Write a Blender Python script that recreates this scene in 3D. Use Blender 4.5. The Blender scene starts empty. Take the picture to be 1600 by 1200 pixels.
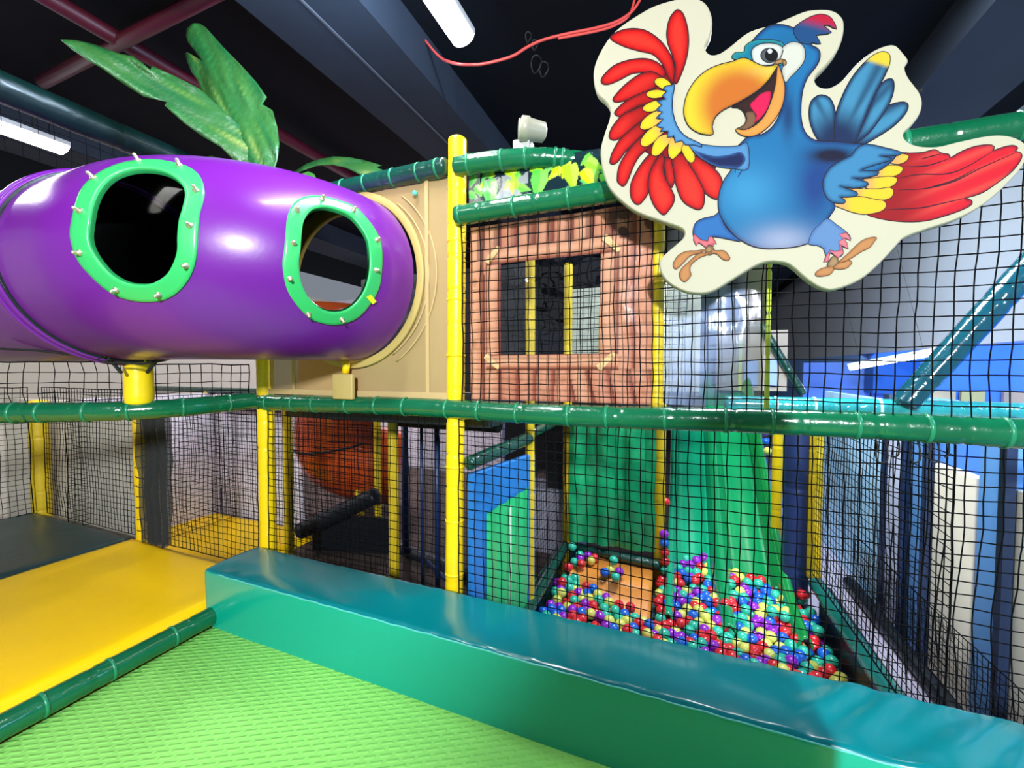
import bpy, math, random
import numpy as np
from mathutils import Vector, Matrix, noise
from mathutils.geometry import delaunay_2d_cdt
from mathutils.bvhtree import BVHTree
random.seed(7); rng = np.random.RandomState(11)
S = bpy.context.scene; C = S.collection; D2 = bpy.data
PI = math.pi
# ------------------------------------------------------------------ camera, world, exposure
YAW = math.radians(21.96); PITCH = math.radians(2.04); FPX = 645.0
CAM = Vector((0, 0, 1.5))
cd = D2.cameras.new('camera'); cam = D2.objects.new('camera', cd); C.objects.link(cam)
cam.location = CAM; cam.rotation_euler = (PI/2-PITCH, 0, YAW)
cd.sensor_width = 36; cd.lens = 36*FPX/1600; cd.clip_start = .02; S.camera = cam
S.view_settings.view_transform = 'Standard'; S.view_settings.look = 'None'
S.view_settings.gamma = 1; S.view_settings.use_curve_mapping = False
S.view_settings.exposure = 0.0
w = D2.worlds.new('room'); S.world = w; w.use_nodes = True
w.node_tree.nodes['Background'].inputs[0].default_value = (.80, .88, 1.0, 1)
w.node_tree.nodes['Background'].inputs[1].default_value = .30
FW = Vector((-math.sin(YAW)*math.cos(PITCH), math.cos(YAW)*math.cos(PITCH), -math.sin(PITCH)))
RT = Vector((math.cos(YAW), math.sin(YAW), 0)); UP = RT.cross(FW)
def ray(u, v): return FW + RT*((u-800)/FPX) + UP*((600-v)/FPX)
def py(u, v, y): d = ray(u, v); return CAM + d*((y-CAM.y)/d.y)
def px_(u, v, x): d = ray(u, v); return CAM + d*((x-CAM.x)/d.x)
def pd(u, v, t): return CAM + ray(u, v)*t
def unproj(p):
    q = Vector(p)-CAM; f = q.dot(FW); return (800+FPX*q.dot(RT)/f, 600-FPX*q.dot(UP)/f)

def area(name, loc, rot, sx, sy, power, col=(1, 1, 1)):
    l = D2.lights.new(name, 'AREA'); l.shape = 'RECTANGLE'; l.size = sx; l.size_y = sy
    l.energy = power; l.color = col
    o = D2.objects.new(name, l); C.objects.link(o); o.location = loc; o.rotation_euler = rot
    return o
def aimed(name, loc, to, sx, sy, power, col=(1, 1, 1)):
    d = Vector(to)-Vector(loc); q = d.to_track_quat('-Z', 'Y'); return area(name, loc, q.to_euler(), sx, sy, power, col)
# the lamps: one low behind the viewer gives the key, strips hang over the platform, the pit and the rooms beyond; fills are added for beam, side panels and right wall
aimed('lamp_key', (1.30, -3.0, 3.0), (-1.3, 1.9, .6), .16, .5, 520, (.90, .97, 1))
area('strip_light_front', (-2.2, -.6, 3.60), (0, 0, 0), .25, 1.6, 32, (1, .98, .94))
area('strip_light_middle', (-1.19, 1.40, 3.36), (0, 0, 0), .12, 1.2, 32, (.92, .96, 1))
aimed('beam_fill_light', (-1.19, 1.50, 3.46), (-1.9, 1.7, 3.7), .10, 1.1, 70, (.55, .74, 1))  # added area turned upward to brighten the beam beside the hanging lamp
area('strip_light_left', (-5.33, 1.3, 3.46), (0, 0, 0), .10, 1.3, 60, (.95, .96, 1))
area('strip_light_back', (-4.4, 5.2, 3.6), (0, 0, 0), .5, 1.3, 190, (.93, .92, 1))
area('strip_light_pit', (.3, 3.1, 3.6), (0, 0, 0), .3, 1.3, 50, (.93, .97, 1))
aimed('side_fill_light', (.5, 3.0, 3.5), (1.57, 3.2, .2), .3, 1.6, 120, (.80, .90, 1))  # added fill without a fixture, brightens the panels beside the pit
aimed('wall_fill_light', (1.35, 6.0, 3.4), (3.0, 6.0, 2.9), .3, 3.0, 60, (.70, .84, 1))  # added fill without a fixture, brightens the right wall
area('blue_light', (4.3, 6.4, 2.9), (0, 0, 0), 1.6, 1.6, 330, (.20, .46, 1))
aimed('blue_light_low', (2.6, 1.9, 2.5), (1.4, 4.2, 0), .3, .8, 60, (.42, .66, 1))

# ------------------------------------------------------------------ materials
MATS = {}
def mat(name, col=(.5, .5, .5), rough=.5, metal=0., bump=0., bscale=20., coat=0., emit=None, estr=0., var=0.,
        vcol=False, alpha=None, trans=0., stretch=(1, 1, 1), spec=.5, vscale=3.):
    if name in MATS: return MATS[name]
    m = D2.materials.new(name); MATS[name] = m; m.use_nodes = True
    nt = m.node_tree; N = nt.nodes; L = nt.links; p = N['Principled BSDF']
    p.inputs['Base Color'].default_value = (*col, 1); p.inputs['Roughness'].default_value = rough
    p.inputs['Metallic'].default_value = metal; p.inputs['Coat Weight'].default_value = coat
    p.inputs['Coat Roughness'].default_value = .12; p.inputs['Specular IOR Level'].default_value = spec
    if trans: p.inputs['Transmission Weight'].default_value = trans
    tc = N.new('ShaderNodeTexCoord'); mp = N.new('ShaderNodeMapping'); mp.inputs['Scale'].default_value = stretch
    L.new(tc.outputs['Object'], mp.inputs[0])
    if bump:
        n = N.new('ShaderNodeTexNoise'); n.inputs['Scale'].default_value = bscale; n.inputs['Detail'].default_value = 3
        b = N.new('ShaderNodeBump'); b.inputs['Strength'].default_value = bump; b.inputs['Distance'].default_value = .02
        L.new(mp.outputs[0], n.inputs['Vector']); L.new(n.outputs[0], b.inputs['Height']); L.new(b.outputs[0], p.inputs['Normal'])
    if vcol:
        a = N.new('ShaderNodeVertexColor'); a.layer_name = 'Col'; L.new(a.outputs[0], p.inputs['Base Color'])
        if alpha == 'v': L.new(a.outputs[1], p.inputs['Alpha'])
    elif var:
        n2 = N.new('ShaderNodeTexNoise'); n2.inputs['Scale'].default_value = vscale; n2.inputs['Detail'].default_value = 4
        L.new(mp.outputs[0], n2.inputs['Vector'])
        r = N.new('ShaderNodeMixRGB'); r.blend_type = 'MIX'
        r.inputs[1].default_value = (*[c*(1-var) for c in col], 1); r.inputs[2].default_value = (*[min(1, c*(1+var)) for c in col], 1)
        L.new(n2.outputs[0], r.inputs[0]); L.new(r.outputs[0], p.inputs['Base Color'])
    if isinstance(alpha, float): p.inputs['Alpha'].default_value = alpha
    if emit: p.inputs['Emission Color'].default_value = (*emit, 1); p.inputs['Emission Strength'].default_value = estr
    return m
GREEN = mat('green_vinyl', (.003, .115, .048), .22, bump=.35, bscale=14, coat=.5, var=.25, vscale=6)
DKGREEN = mat('dark_green_vinyl', (.004, .05, .035), .28, bump=.5, bscale=16, coat=.4, var=.3, vscale=6)
TEALV = mat('teal_vinyl_wrap', (.03, .36, .38), .15, bump=.5, bscale=18, coat=.7)
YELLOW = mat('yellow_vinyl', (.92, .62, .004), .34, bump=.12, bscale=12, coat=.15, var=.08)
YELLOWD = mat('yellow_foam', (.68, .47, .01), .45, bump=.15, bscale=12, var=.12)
TIE = mat('cable_tie', (.015, .21, .10), .3)
NET = mat('black_netting', (.003, .003, .004), .95, spec=.1)
ROPE = mat('black_rope', (.008, .008, .01), .8)
BLACKPAD = mat('black_vinyl', (.008, .012, .018), .4, bump=.3, bscale=12)
NAVY = mat('navy_vinyl', (.01, .025, .10), .4, bump=.2, bscale=9)
CREAM = mat('cream_plastic', (.36, .34, .26), .35)
METAL = mat('bolt_metal', (.62, .58, .42), .28, metal=.7)
DARKIN = mat('tube_inner_dark', (.004, .003, .005), .6, spec=.15)  # near-black: the darkness inside the tubes put into the colour
WHITELAMP = mat('lamp_diffuser', (1, 1, 1), .5, emit=(.93, .96, 1), estr=14)
LAMPBODY = mat('lamp_housing', (.75, .77, .8), .4)
def glass(name, tint=(.9, .95, 1), gl=.12, dark=0.):
    m = D2.materials.new(name); m.use_nodes = True; nt = m.node_tree; N = nt.nodes; L = nt.links
    N.remove(N['Principled BSDF']); o = N['Material Output']
    t = N.new('ShaderNodeBsdfTransparent'); t.inputs[0].default_value = (*tint, 1)
    g = N.new('ShaderNodeBsdfGlossy'); g.inputs['Roughness'].default_value = .06
    f = N.new('ShaderNodeFresnel'); f.inputs[0].default_value = 1.45
    ad = N.new('ShaderNodeMath'); ad.operation = 'ADD'; ad.inputs[1].default_value = gl; ad.use_clamp = True
    n = N.new('ShaderNodeTexNoise'); n.inputs['Scale'].default_value = 7; b = N.new('ShaderNodeBump'); b.inputs['Strength'].default_value = .25
    tc = N.new('ShaderNodeTexCoord'); L.new(tc.outputs['Object'], n.inputs[0]); L.new(n.outputs[0], b.inputs['Height']); L.new(b.outputs[0], g.inputs['Normal'])
    mx = N.new('ShaderNodeMixShader'); L.new(f.outputs[0], ad.inputs[0]); L.new(ad.outputs[0], mx.inputs[0])
    L.new(t.outputs[0], mx.inputs[1]); L.new(g.outputs[0], mx.inputs[2]); L.new(mx.outputs[0], o.inputs[0]); return m
PANE = glass('clear_window_plastic', (.85, .87, .9), -.035)
CLEARV = glass('clear_vinyl', (.86, .9, .9), .08)

# ------------------------------------------------------------------ helpers
def mk(name, V, F, m, parent=None, smooth=True, cols=None, mod=None):
    me = D2.meshes.new(name); me.from_pydata([tuple(v) for v in V], [], F); me.validate(); me.update()
    if smooth: me.polygons.foreach_set('use_smooth', [True]*len(me.polygons))
    if cols is not None:
        a = me.color_attributes.new('Col', 'FLOAT_COLOR', 'POINT'); c = np.ones((len(V), 4), 'f'); cc = np.asarray(cols, 'f'); c[:, :cc.shape[1]] = cc
        a.data.foreach_set('color', c.ravel())
    if m: me.materials.append(m)
    o = D2.objects.new(name, me); C.objects.link(o)
    if parent: o.parent = parent
    return o
def tag(o, label, cat, group=None, kind=None):
    o['label'] = label; o['category'] = cat
    if group: o['group'] = group
    if kind: o['kind'] = kind
    return o
def empty(name, label, cat, group=None, loc=(0, 0, 0)):
    o = D2.objects.new(name, None); o.location = loc; C.objects.link(o); return tag(o, label, cat, group)
def struct(o): o['kind'] = 'structure'; return o
def boxm(x0, x1, y0, y1, z0, z1):
    V = [(x, y, z) for x in (x0, x1) for y in (y0, y1) for z in (z0, z1)]
    F = [(0, 1, 3, 2), (4, 6, 7, 5), (0, 4, 5, 1), (2, 3, 7, 6), (0, 2, 6, 4), (1, 5, 7, 3)]
    return V, F
def box(name, x0, x1, y0, y1, z0, z1, m, parent=None, bev=0., seg=3):
    V, F = boxm(x0, x1, y0, y1, z0, z1); o = mk(name, V, F, m, parent, smooth=bev > 0)
    if bev:
        b = o.modifiers.new('bevel', 'BEVEL'); b.width = bev; b.segments = seg
    return o
def smoothpath(P, n=8):
    P = [Vector(p) for p in P]; out = []
    if len(P) < 3: 
        for i in range(n+1): out.append(P[0].lerp(P[1], i/n))
        return out
    Q = [P[0]*2-P[1]]+P+[P[-1]*2-P[-2]]
    for i in range(1, len(Q)-2):
        a, b, c, d = Q[i-1:i+3]
        for k in range(n):
            t = k/n; out.append(.5*((2*b)+(c-a)*t+(2*a-5*b+4*c-d)*t*t+(3*b-a-3*c+d)*t**3))
    out.append(P[-1]); return out
def tube(P, R, ns=14, caps=True):
    P = [Vector(p) for p in P]; n = len(P); V = []; F = []
    if not hasattr(R, '__len__'): R = [R]*n
    T = [(P[min(i+1, n-1)]-P[max(i-1, 0)]).normalized() for i in range(n)]
    a = Vector((0, 0, 1)) if abs(T[0].z) < .9 else Vector((1, 0, 0)); nrm = (a-T[0]*a.dot(T[0])).normalized()
    for i in range(n):
        nrm = (nrm-T[i]*nrm.dot(T[i])).normalized(); b = T[i].cross(nrm)
        for k in range(ns):
            an = 2*PI*k/ns; V.append(P[i]+(nrm*math.cos(an)+b*math.sin(an))*R[i])
    for i in range(n-1):
        for k in range(ns):
            k2 = (k+1) % ns; F.append((i*ns+k, i*ns+k2, (i+1)*ns+k2, (i+1)*ns+k))
    if caps: F.append(tuple(range(ns-1, -1, -1))); F.append(tuple(range((n-1)*ns, n*ns)))
    return V, F
def resample(P, step):
    P = [Vector(p) for p in P]; d = [0]
    for a, b in zip(P, P[1:]): d.append(d[-1]+(b-a).length)
    n = max(2, int(d[-1]/step)+1); out = []; j = 0; ss = []
    for i in range(n):
        s = d[-1]*i/(n-1)
        while j < len(P)-2 and d[j+1] < s: j += 1
        t = (s-d[j])/max(1e-9, d[j+1]-d[j]); out.append(P[j].lerp(P[j+1], min(1, t))); ss.append(s)
    return out, ss
def padded(name, label, cat, P, r, m, seam=.19, group=None, ties=(), dent=.004, parent=None, tie_m=TIE, seed=0, ns=18):
    """foam sleeve around a pipe: pinched seams, slightly uneven girth"""
    Q, ss = resample(P, .012); Lt = ss[-1]; R = []
    for s in ss:
        k = abs((s/seam+.37*seed) % 1-.5)*2          # 1 at the seam
        rr = r+.0022*noise.noise(Vector((s*5, seed*3.1, 0)))-dent*max(0, (k-.93)/.07)**.7 if k > .93 else r+.0022*noise.noise(Vector((s*5, seed*3.1, 0)))
        e = min(s, Lt-s); 
        if e < .015: rr -= (r*.35)*(1-e/.015)**2
        R.append(rr)
    V, F = tube(Q, R, ns); o = mk(name, V, F, m, parent)
    if label: tag(o, label, cat, group)
    for t in ties:
        i = min(len(Q)-2, max(1, int(t*len(Q)))); c = Q[i]; d = (Q[i+1]-Q[i-1]).normalized()
        V2, F2 = tube([c-d*.007, c-d*.006, c+d*.006, c+d*.007], [r*.98, r+.0032, r+.0032, r*.98], ns, False)
        mk('cable_tie', V2, F2, tie_m, o)
    return o
def net(name, label, O, A, B, group=None, cell=.05, r=.0024, sag=.006, seed=0, parent=None, edge=.004, m=NET, kink=.006):
    """knotted square netting in the parallelogram O, O+A, O+B, with slack; the border is a rope"""
    O, A, B = Vector(O), Vector(A), Vector(B); na = max(2, round(A.length/cell)); nb = max(2, round(B.length/cell))
    Nn = A.cross(B).normalized(); G = np.zeros((na+1, nb+1, 3)); au, bu = A.normalized(), B.normalized()
    for i in range(na+1):
        for j in range(nb+1):
            s, t = i/na, j/nb; p = O+A*s+B*t; e = min(1, 6*min(s, 1-s))*min(1, 6*min(t, 1-t))
            q = Vector((p.x*2.1+seed, p.y*2.1, p.z*2.1)); n1 = noise.noise_vector(q); n2 = noise.noise_vector(q*4.3)
            p = p+au*(n1.x*.014+n2.x*kink)+bu*(n1.y*.014*(.3+e)+n2.y*kink)+Nn*(n1.z*sag*3*e+n2.z*.003)
            G[i, j] = p
    V = []; F = []; Nv = np.array(Nn)
    def thread(pts, rad):
        k = len(pts); b0 = len(V); T = np.gradient(pts, axis=0); T /= np.linalg.norm(T, axis=1)[:, None]+1e-9
        W = np.cross(T, Nv); W /= np.linalg.norm(W, axis=1)[:, None]+1e-9
        for i in range(k):
            for dx, dy in ((1, 0), (0, 1), (-1, 0), (0, -1)): V.append(pts[i]+W[i]*rad*dx+Nv*rad*dy)
        for i in range(k-1):
            for q in range(4):
                q2 = (q+1) % 4; F.append((b0+i*4+q, b0+i*4+q2, b0+i*4+4+q2, b0+i*4+4+q))
    for i in range(na+1): thread(G[i], r if 0 < i < na else edge)
    for j in range(nb+1): thread(G[:, j], r if 0 < j < nb else edge)
    o = mk(name, V, F, m, parent)
    if label: tag(o, label, 'net', group)
    return o
def quadplane(name, a, b, c, d, m, parent=None): return mk(name, [a, b, c, d], [(0, 1, 2, 3)], m, parent, False)
def cr(P, n=4, closed=True):
    P = [np.array(p, float) for p in P]; out = []; N_ = len(P)
    for i in range(N_):
        a, b, c, d = P[(i-1) % N_], P[i], P[(i+1) % N_], P[(i+2) % N_]
        for k in range(n):
            t = k/n; out.append(.5*((2*b)+(c-a)*t+(2*a-5*b+4*c-d)*t*t+(3*b-a-3*c+d)*t**3))
    return np.array(out)
def inside(P, q):
    x, y = q[:, 0], q[:, 1]; r = np.zeros(len(q), bool); n = len(P)
    for i in range(n):
        x1, y1 = P[i]; x2, y2 = P[(i+1) % n]
        if y1 == y2: continue
        c = ((y1 > y) != (y2 > y)) & (x < (x2-x1)*(y-y1)/(y2-y1)+x1); r ^= c
    return r
def edist(P, q):
    d = np.full(len(q), 1e9); n = len(P)
    for i in range(n):
        a, b = P[i], P[(i+1) % n]; ab = b-a; L2 = ab@ab+1e-9
        t = np.clip(((q-a)@ab)/L2, 0, 1); pr = a+t[:, None]*ab; d = np.minimum(d, np.hypot(*(q-pr).T))
    return d
def fill2d(P, step=4.):
    """triangulate polygon P (Nx2) with interior points; returns pts, faces"""
    mn, mx = P.min(0), P.max(0)
    gx, gy = np.meshgrid(np.arange(mn[0]+step/2, mx[0], step), np.arange(mn[1]+step/2, mx[1], step))
    q = np.c_[gx.ravel(), gy.ravel()]
    if len(q): q = q[inside(P, q)]
    if len(q): q = q[edist(P, q) > step*.45]
    allp = np.vstack([P, q]) if len(q) else P
    r = delaunay_2d_cdt([Vector(p) for p in allp], [], [list(range(len(P)))], 1, 1e-5)
    return np.array([tuple(v) for v in r[0]]), [tuple(f) for f in r[2]]
def sm(x): x = np.clip(x, 0, 1); return x*x*(3-2*x)
def grow(P, w_):
    n = len(P); o = []
    ar = sum(P[i][0]*P[(i+1) % n][1]-P[(i+1) % n][0]*P[i][1] for i in range(n))
    sg = 1 if ar > 0 else -1
    for i in range(n):
        t = P[(i+1) % n]-P[(i-1) % n]; t = t/(np.hypot(*t)+1e-9); o.append(P[i]+sg*w_*np.array([t[1], -t[0]]))
    return np.array(o)

# ------------------------------------------------------------------ the shell
BLK = mat('black_painted_ceiling', (.004, .005, .008), .8, var=.4, vscale=1.5, spec=.15)
BEAM = mat('dark_painted_beam', (.026, .034, .050), .7, var=.25, vscale=2, spec=.2)
box('ceiling', -9, 8, -4, 24, 4.0, 4.2, BLK); struct(D2.objects['ceiling'])
for i, x in enumerate((-6.3, -2.46, 1.71)):
    struct(box('ceiling_beam', x, x+.68, -4, 24, 3.68, 4.0, BEAM))
struct(box('ceiling_seam', -2.10, -2.085, -4, 24, 3.672, 3.68, mat('seam_paint', (.09, .10, .12), .6)))
CARPET = mat('brown_carpet', (.075, .048, .04), .9, bump=.4, bscale=200, var=.2, vscale=8)
struct(box('floor', -9, 8, 1.95, 24, -.6, -.5, CARPET))
TILE = mat('pale_floor_tile', (.50, .46, .58), .3, var=.1)
struct(box('floor_tiles', 1.0, 8, 1.2, 24, -.5, -.49, TILE))
WHITEW = mat('white_wall_paint', (.50, .53, .56), .7, var=.05)
struct(box('wall_right', 3.0, 3.15, 3.2, 24, 1.77, 4.0, WHITEW)); struct(box('wall_right_lower', 3.0, 3.15, 9.2, 24, -.49, 1.77, mat('pale_blue_wall', (.22, .42, .85), .6)))
struct(box('wall_back', -9, 8, 23.8, 24, -.5, 4.0, mat('dark_wall', (.02, .03, .06), .7)))
LAV = mat('lavender_white_wall', (.66, .62, .68), .7, var=.05)
struct(box('wall_left_back', -9, -3.0, 7.0, 7.1, -.5, 3.0, LAV))
struct(box('wall_left', -7.2, -7.1, -1, 7.0, -.5, 3.0, mat('beige_wall', (.50, .46, .38), .75, var=.06)))
BLUEW = mat('blue_wall', (.13, .28, .78), .6, var=.08)
struct(box('wall_right_far', 3.10, 8, 9.0, 9.1, -.5, 2.6, BLUEW)); struct(box('wall_right_stub', 2.12, 3.12, 9.0, 9.1, -.5, 1.62, BLUEW))
struct(box('wall_right_side', 7.2, 7.3, 1.5, 9, -.5, 3.9, BLUEW))
# unseen partition added on the viewer's right to shade the right half of the platform
struct(box('shade_partition', .56, .62, -3.0, .74, -.5, 2.02, mat('shade_partition_pad', (.02, .12, .10), .5)))

# platform mat with its woven relief
fm = mat('green_foam_mat', (.29, .72, .15), .5, spec=.25)
nt = fm.node_tree; N = nt.nodes; L = nt.links; p = N['Principled BSDF']
tc = N.new('ShaderNodeTexCoord'); sep = None
mp = N.new('ShaderNodeMapping'); mp.inputs['Rotation'].default_value = (0, 0, math.radians(-30))
bt = N.new('ShaderNodeTexBrick'); bt.inputs['Scale'].default_value = 1; bt.inputs['Brick Width'].default_value = .060
bt.inputs['Row Height'].default_value = .027; bt.inputs['Mortar Size'].default_value = .0115; bt.inputs['Mortar Smooth'].default_value = .6
bt.inputs['Color1'].default_value = bt.inputs['Color2'].default_value = (1, 1, 1, 1); bt.inputs['Mortar'].default_value = (0, 0, 0, 1)
L.new(tc.outputs['Object'], mp.inputs[0]); L.new(mp.outputs[0], bt.inputs['Vector']); mul = bt
bp = N.new('ShaderNodeBump'); bp.inputs['Strength'].default_value = 1.; bp.inputs['Distance'].default_value = .0020
L.new(mul.outputs[0], bp.inputs['Height']); L.new(bp.outputs[0], p.inputs['Normal'])
o = box('foam_floor_mat', -2.50, 1.30, -2.4, 1.56, -.04, 0, fm, bev=.004)
tag(o, 'bright green textured foam mat covering the near platform', 'floor mat')
struct(box('floor_platform', -7.1, 1.30, -2.4, 1.93, -.5, -.04, mat('platform_board', (.05, .05, .05), .8)))

# green padded block: soft grid-bevelled prism with a wrinkled cover
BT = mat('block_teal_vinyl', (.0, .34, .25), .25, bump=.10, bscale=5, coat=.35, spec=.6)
def soft_block(name, x0, x1, y0, y1, z0, z1, m, r=.025, nx=150, crease=.0):
    prof = []                                                   # cross-section in y,z going round
    def arc(cy, cz, a0, a1, n=6):
        for k in range(n+1): a = a0+(a1-a0)*k/n; prof.append((cy+r*math.cos(a), cz+r*math.sin(a), 1))
    prof.append((y0, z0, 0)); 
    for k in range(1, 8): prof.append((y0, z0+(z1-r-z0)*k/8, 0))
    arc(y0+r, z1-r, PI, PI/2)
    for k in range(1, 10): prof.append((y0+r+(y1-y0-2*r)*k/10, z1, 2))
    arc(y1-r, z1-r, PI/2, 0)
    prof.append((y1, z0, 0))
    V = []; F = []; n = len(prof)
    for i in range(nx+1):
        s = i/nx; x = x0+(x1-x0)*s; e = min(x-x0, x1-x)
        sh = 0 if e > r else r-math.sqrt(max(0, r*r-(r-e)**2))
        for (y, z, f) in prof:
            cy = (y0+y1)/2; yy = y+(sh*.8 if y < cy else -sh*.8)*(1 if y in (y0, y1) or f == 1 else .0); zz = z
            if z > z0+.05: zz -= sh*.9*(z-z0)/(z1-z0)
            if f == 2: zz += .006*math.sin(PI*(y-y0)/(y1-y0))+.004*noise.noise(Vector((x*3, y*9, 0)))
            if crease and x > .15 and f:                         # slack folds of the cover toward the right end
                q = noise.noise(Vector(((x-y*.8)*7.5, y*1.6, 3)))
                zz += crease*min(1, (x-.15)*2)*(abs(q)-.25)*(1 if f == 2 else .6)
            if f == 1: zz += .0035*noise.noise(Vector((x*14, 0, 5))); yy += .003*noise.noise(Vector((x*11, 4, 5)))
            if f == 0 and y == y0: yy += .004*noise.noise(Vector((x*2.5, z*5, 9)))
            V.append((x, yy, zz))
    for i in range(nx):
        for k in range(n-1): F.append((i*n+k, (i+1)*n+k, (i+1)*n+k+1, i*n+k+1))
    F.append(tuple(range(n))); F.append(tuple(range(nx*n+n-1, nx*n-1, -1)))
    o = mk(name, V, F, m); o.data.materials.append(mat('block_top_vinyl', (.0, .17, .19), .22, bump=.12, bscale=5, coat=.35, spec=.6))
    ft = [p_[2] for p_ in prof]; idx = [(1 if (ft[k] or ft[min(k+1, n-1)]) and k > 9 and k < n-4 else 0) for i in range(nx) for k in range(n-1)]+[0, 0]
    if len(idx) == len(o.data.polygons): o.data.polygons.foreach_set('material_index', idx)
    return o
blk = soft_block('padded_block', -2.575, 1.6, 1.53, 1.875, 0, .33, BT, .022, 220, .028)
tag(blk, 'long teal green vinyl padded block lying along the foot of the net', 'padded block')
# seam welt along the front top edge
P = [(-2.45+.02*i, 1.531+.002*math.sin(i*.9), .318+.0025*noise.noise(Vector((i*.3, 0, 0)))) for i in range(0, 200)]
V, F = tube(P, .0035, 6); mk('seam_welt', V, F, mat('welt_vinyl', (.10, .50, .46), .3), blk)

# yellow and dark mats on the left
YM = mat('yellow_mat_vinyl', (1.0, .60, .0), .42, bump=.25, bscale=6, coat=.05, var=.04, spec=.25)
def mat_slab(name, x0, x1, y0, y1, z0, z1, m, label, cat='mat', r=.02, amp=.006):
    nx = max(8, int((x1-x0)/.05)); ny = max(8, int((y1-y0)/.05)); V = []; F = []
    for i in range(nx+1):
        for j in range(ny+1):
            x = x0+(x1-x0)*i/nx; y = y0+(y1-y0)*j/ny; e = min(x-x0, x1-x, y-y0, y1-y)
            V.append((x, y, z1-(.012*(1-e/.05) if e < .05 else 0)+amp*noise.noise(Vector((x*2.5, y*2.5, z1)))))
    for i in range(nx):
        for j in range(ny): a = i*(ny+1)+j; F.append((a, a+ny+1, a+ny+2, a+1))
    rim = [i*(ny+1) for i in range(nx+1)]+[nx*(ny+1)+j for j in range(1, ny+1)]+[i*(ny+1)+ny for i in range(nx-1, -1, -1)]+[j for j in range(ny-1, 0, -1)]
    b0 = len(V)
    for k in rim: V.append((V[k][0], V[k][1], z0))
    n = len(rim)
    for k in range(n): F.append((rim[k], b0+k, b0+(k+1) % n, rim[(k+1) % n]))
    F.append(tuple(range(b0, b0+n)))
    return tag(mk(name, V, F, m), label, cat)
mat_slab('padded_mat', -4.12, -2.56, -2.2, 1.92, -.04, .13, YM, 'yellow vinyl floor pad to the left of the green foam mat')
mat_slab('padded_mat', -5.75, -4.14, -2.2, 1.92, -.04, .135, mat('dark_mat_vinyl', (.012, .035, .035), .4, bump=.3, bscale=5, coat=.1),
         'dark green vinyl floor pad beyond the yellow one at the left edge', amp=.012)
mat_slab('padded_mat', -5.75, -3.95, 2.0, 3.6, -.5, -.42, YM, 'yellow floor pad inside the enclosure, in front of the lavender padded wall')
mat_slab('padded_mat', -3.93, -3.22, 2.0, 2.58, -.5, -.42, YM, 'smaller yellow floor pad just behind the net left of the thick yellow post')
padded('edge_pipe', 'green foam-sleeved pipe on the floor between yellow pad and green mat', 'padded pipe',
       [(-2.515, -2.2, .058), (-2.515, 1.60, .058)], .052, GREEN, .42, ties=(.42, .5, .585, .67, .74, .80, .86, .93, .985), seed=1)

# ------------------------------------------------------------------ posts
def post(x, y, z0, z1, r, m, label, seed=0, group=None, lean=(0, 0), ties=0, name='padded_post'):
    P = [(x-lean[0]*(1-t), y-lean[1]*(1-t), z0+(z1-z0)*t) for t in np.linspace(0, 1, 8)]
    return padded(name, label, 'post', P, r, m, .178, group=group, seed=seed, dent=.005, tie_m=m, ties=[.08+.84*i/ties for i in range(ties)] if ties else ())
post(-1.115, 1.985, -.5, 2.74, .05, YELLOW, 'tallest yellow padded post, between the tan panel and the log-print panel', 1, lean=(.045, 0), ties=9)
post(-2.62, 1.985, -.5, 2.62, .053, YELLOW, 'thick yellow padded post standing behind the left end of the green block', 2)
post(-4.09, 1.985, -.5, 1.2, .049, YELLOW, 'yellow padded post laced with black cord beside the black net bundle', 3)
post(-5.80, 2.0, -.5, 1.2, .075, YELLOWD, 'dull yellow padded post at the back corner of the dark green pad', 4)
post(-2.82, 1.37, 1.30, 1.62, .066, YELLOW, 'short thick yellow padded post supporting the purple tube from below', 5)
post(-.095, 2.06, 1.25, 2.36, .030, YELLOWD, 'slim yellow post between the log-print panel and the clear bluish curtain', 6, ties=5)
post(.345, 2.005, 1.24, 2.3, .010, mat('lime_post', (.62, .72, .08), .4), 'thin lime pole at the right edge of the clear bluish curtain', 6)
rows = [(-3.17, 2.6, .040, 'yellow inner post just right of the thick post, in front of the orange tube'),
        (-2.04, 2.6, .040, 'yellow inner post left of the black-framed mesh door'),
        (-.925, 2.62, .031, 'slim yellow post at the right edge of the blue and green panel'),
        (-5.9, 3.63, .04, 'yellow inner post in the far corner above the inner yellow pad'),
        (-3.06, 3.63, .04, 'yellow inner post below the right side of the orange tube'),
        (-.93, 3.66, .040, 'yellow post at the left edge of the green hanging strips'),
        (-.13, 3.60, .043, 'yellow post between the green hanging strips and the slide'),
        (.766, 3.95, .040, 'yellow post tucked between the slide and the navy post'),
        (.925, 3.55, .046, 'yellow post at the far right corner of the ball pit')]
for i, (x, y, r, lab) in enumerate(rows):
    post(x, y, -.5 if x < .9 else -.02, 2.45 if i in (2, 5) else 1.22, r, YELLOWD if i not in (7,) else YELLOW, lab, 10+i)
padded('padded_post', 'thick navy padded post beside the slide at the back of the ball pit', 'post', [(.825, 3.6, -.5), (.825, 3.6, 1.22)], .085, NAVY, .6, seed=3)
padded('padded_post', 'yellow post seen through the window of the log-print panel', 'post', [(-.62, 3.66, 1.26), (-.62, 3.66, 2.0)], .035, YELLOWD, .2, seed=3)

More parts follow.
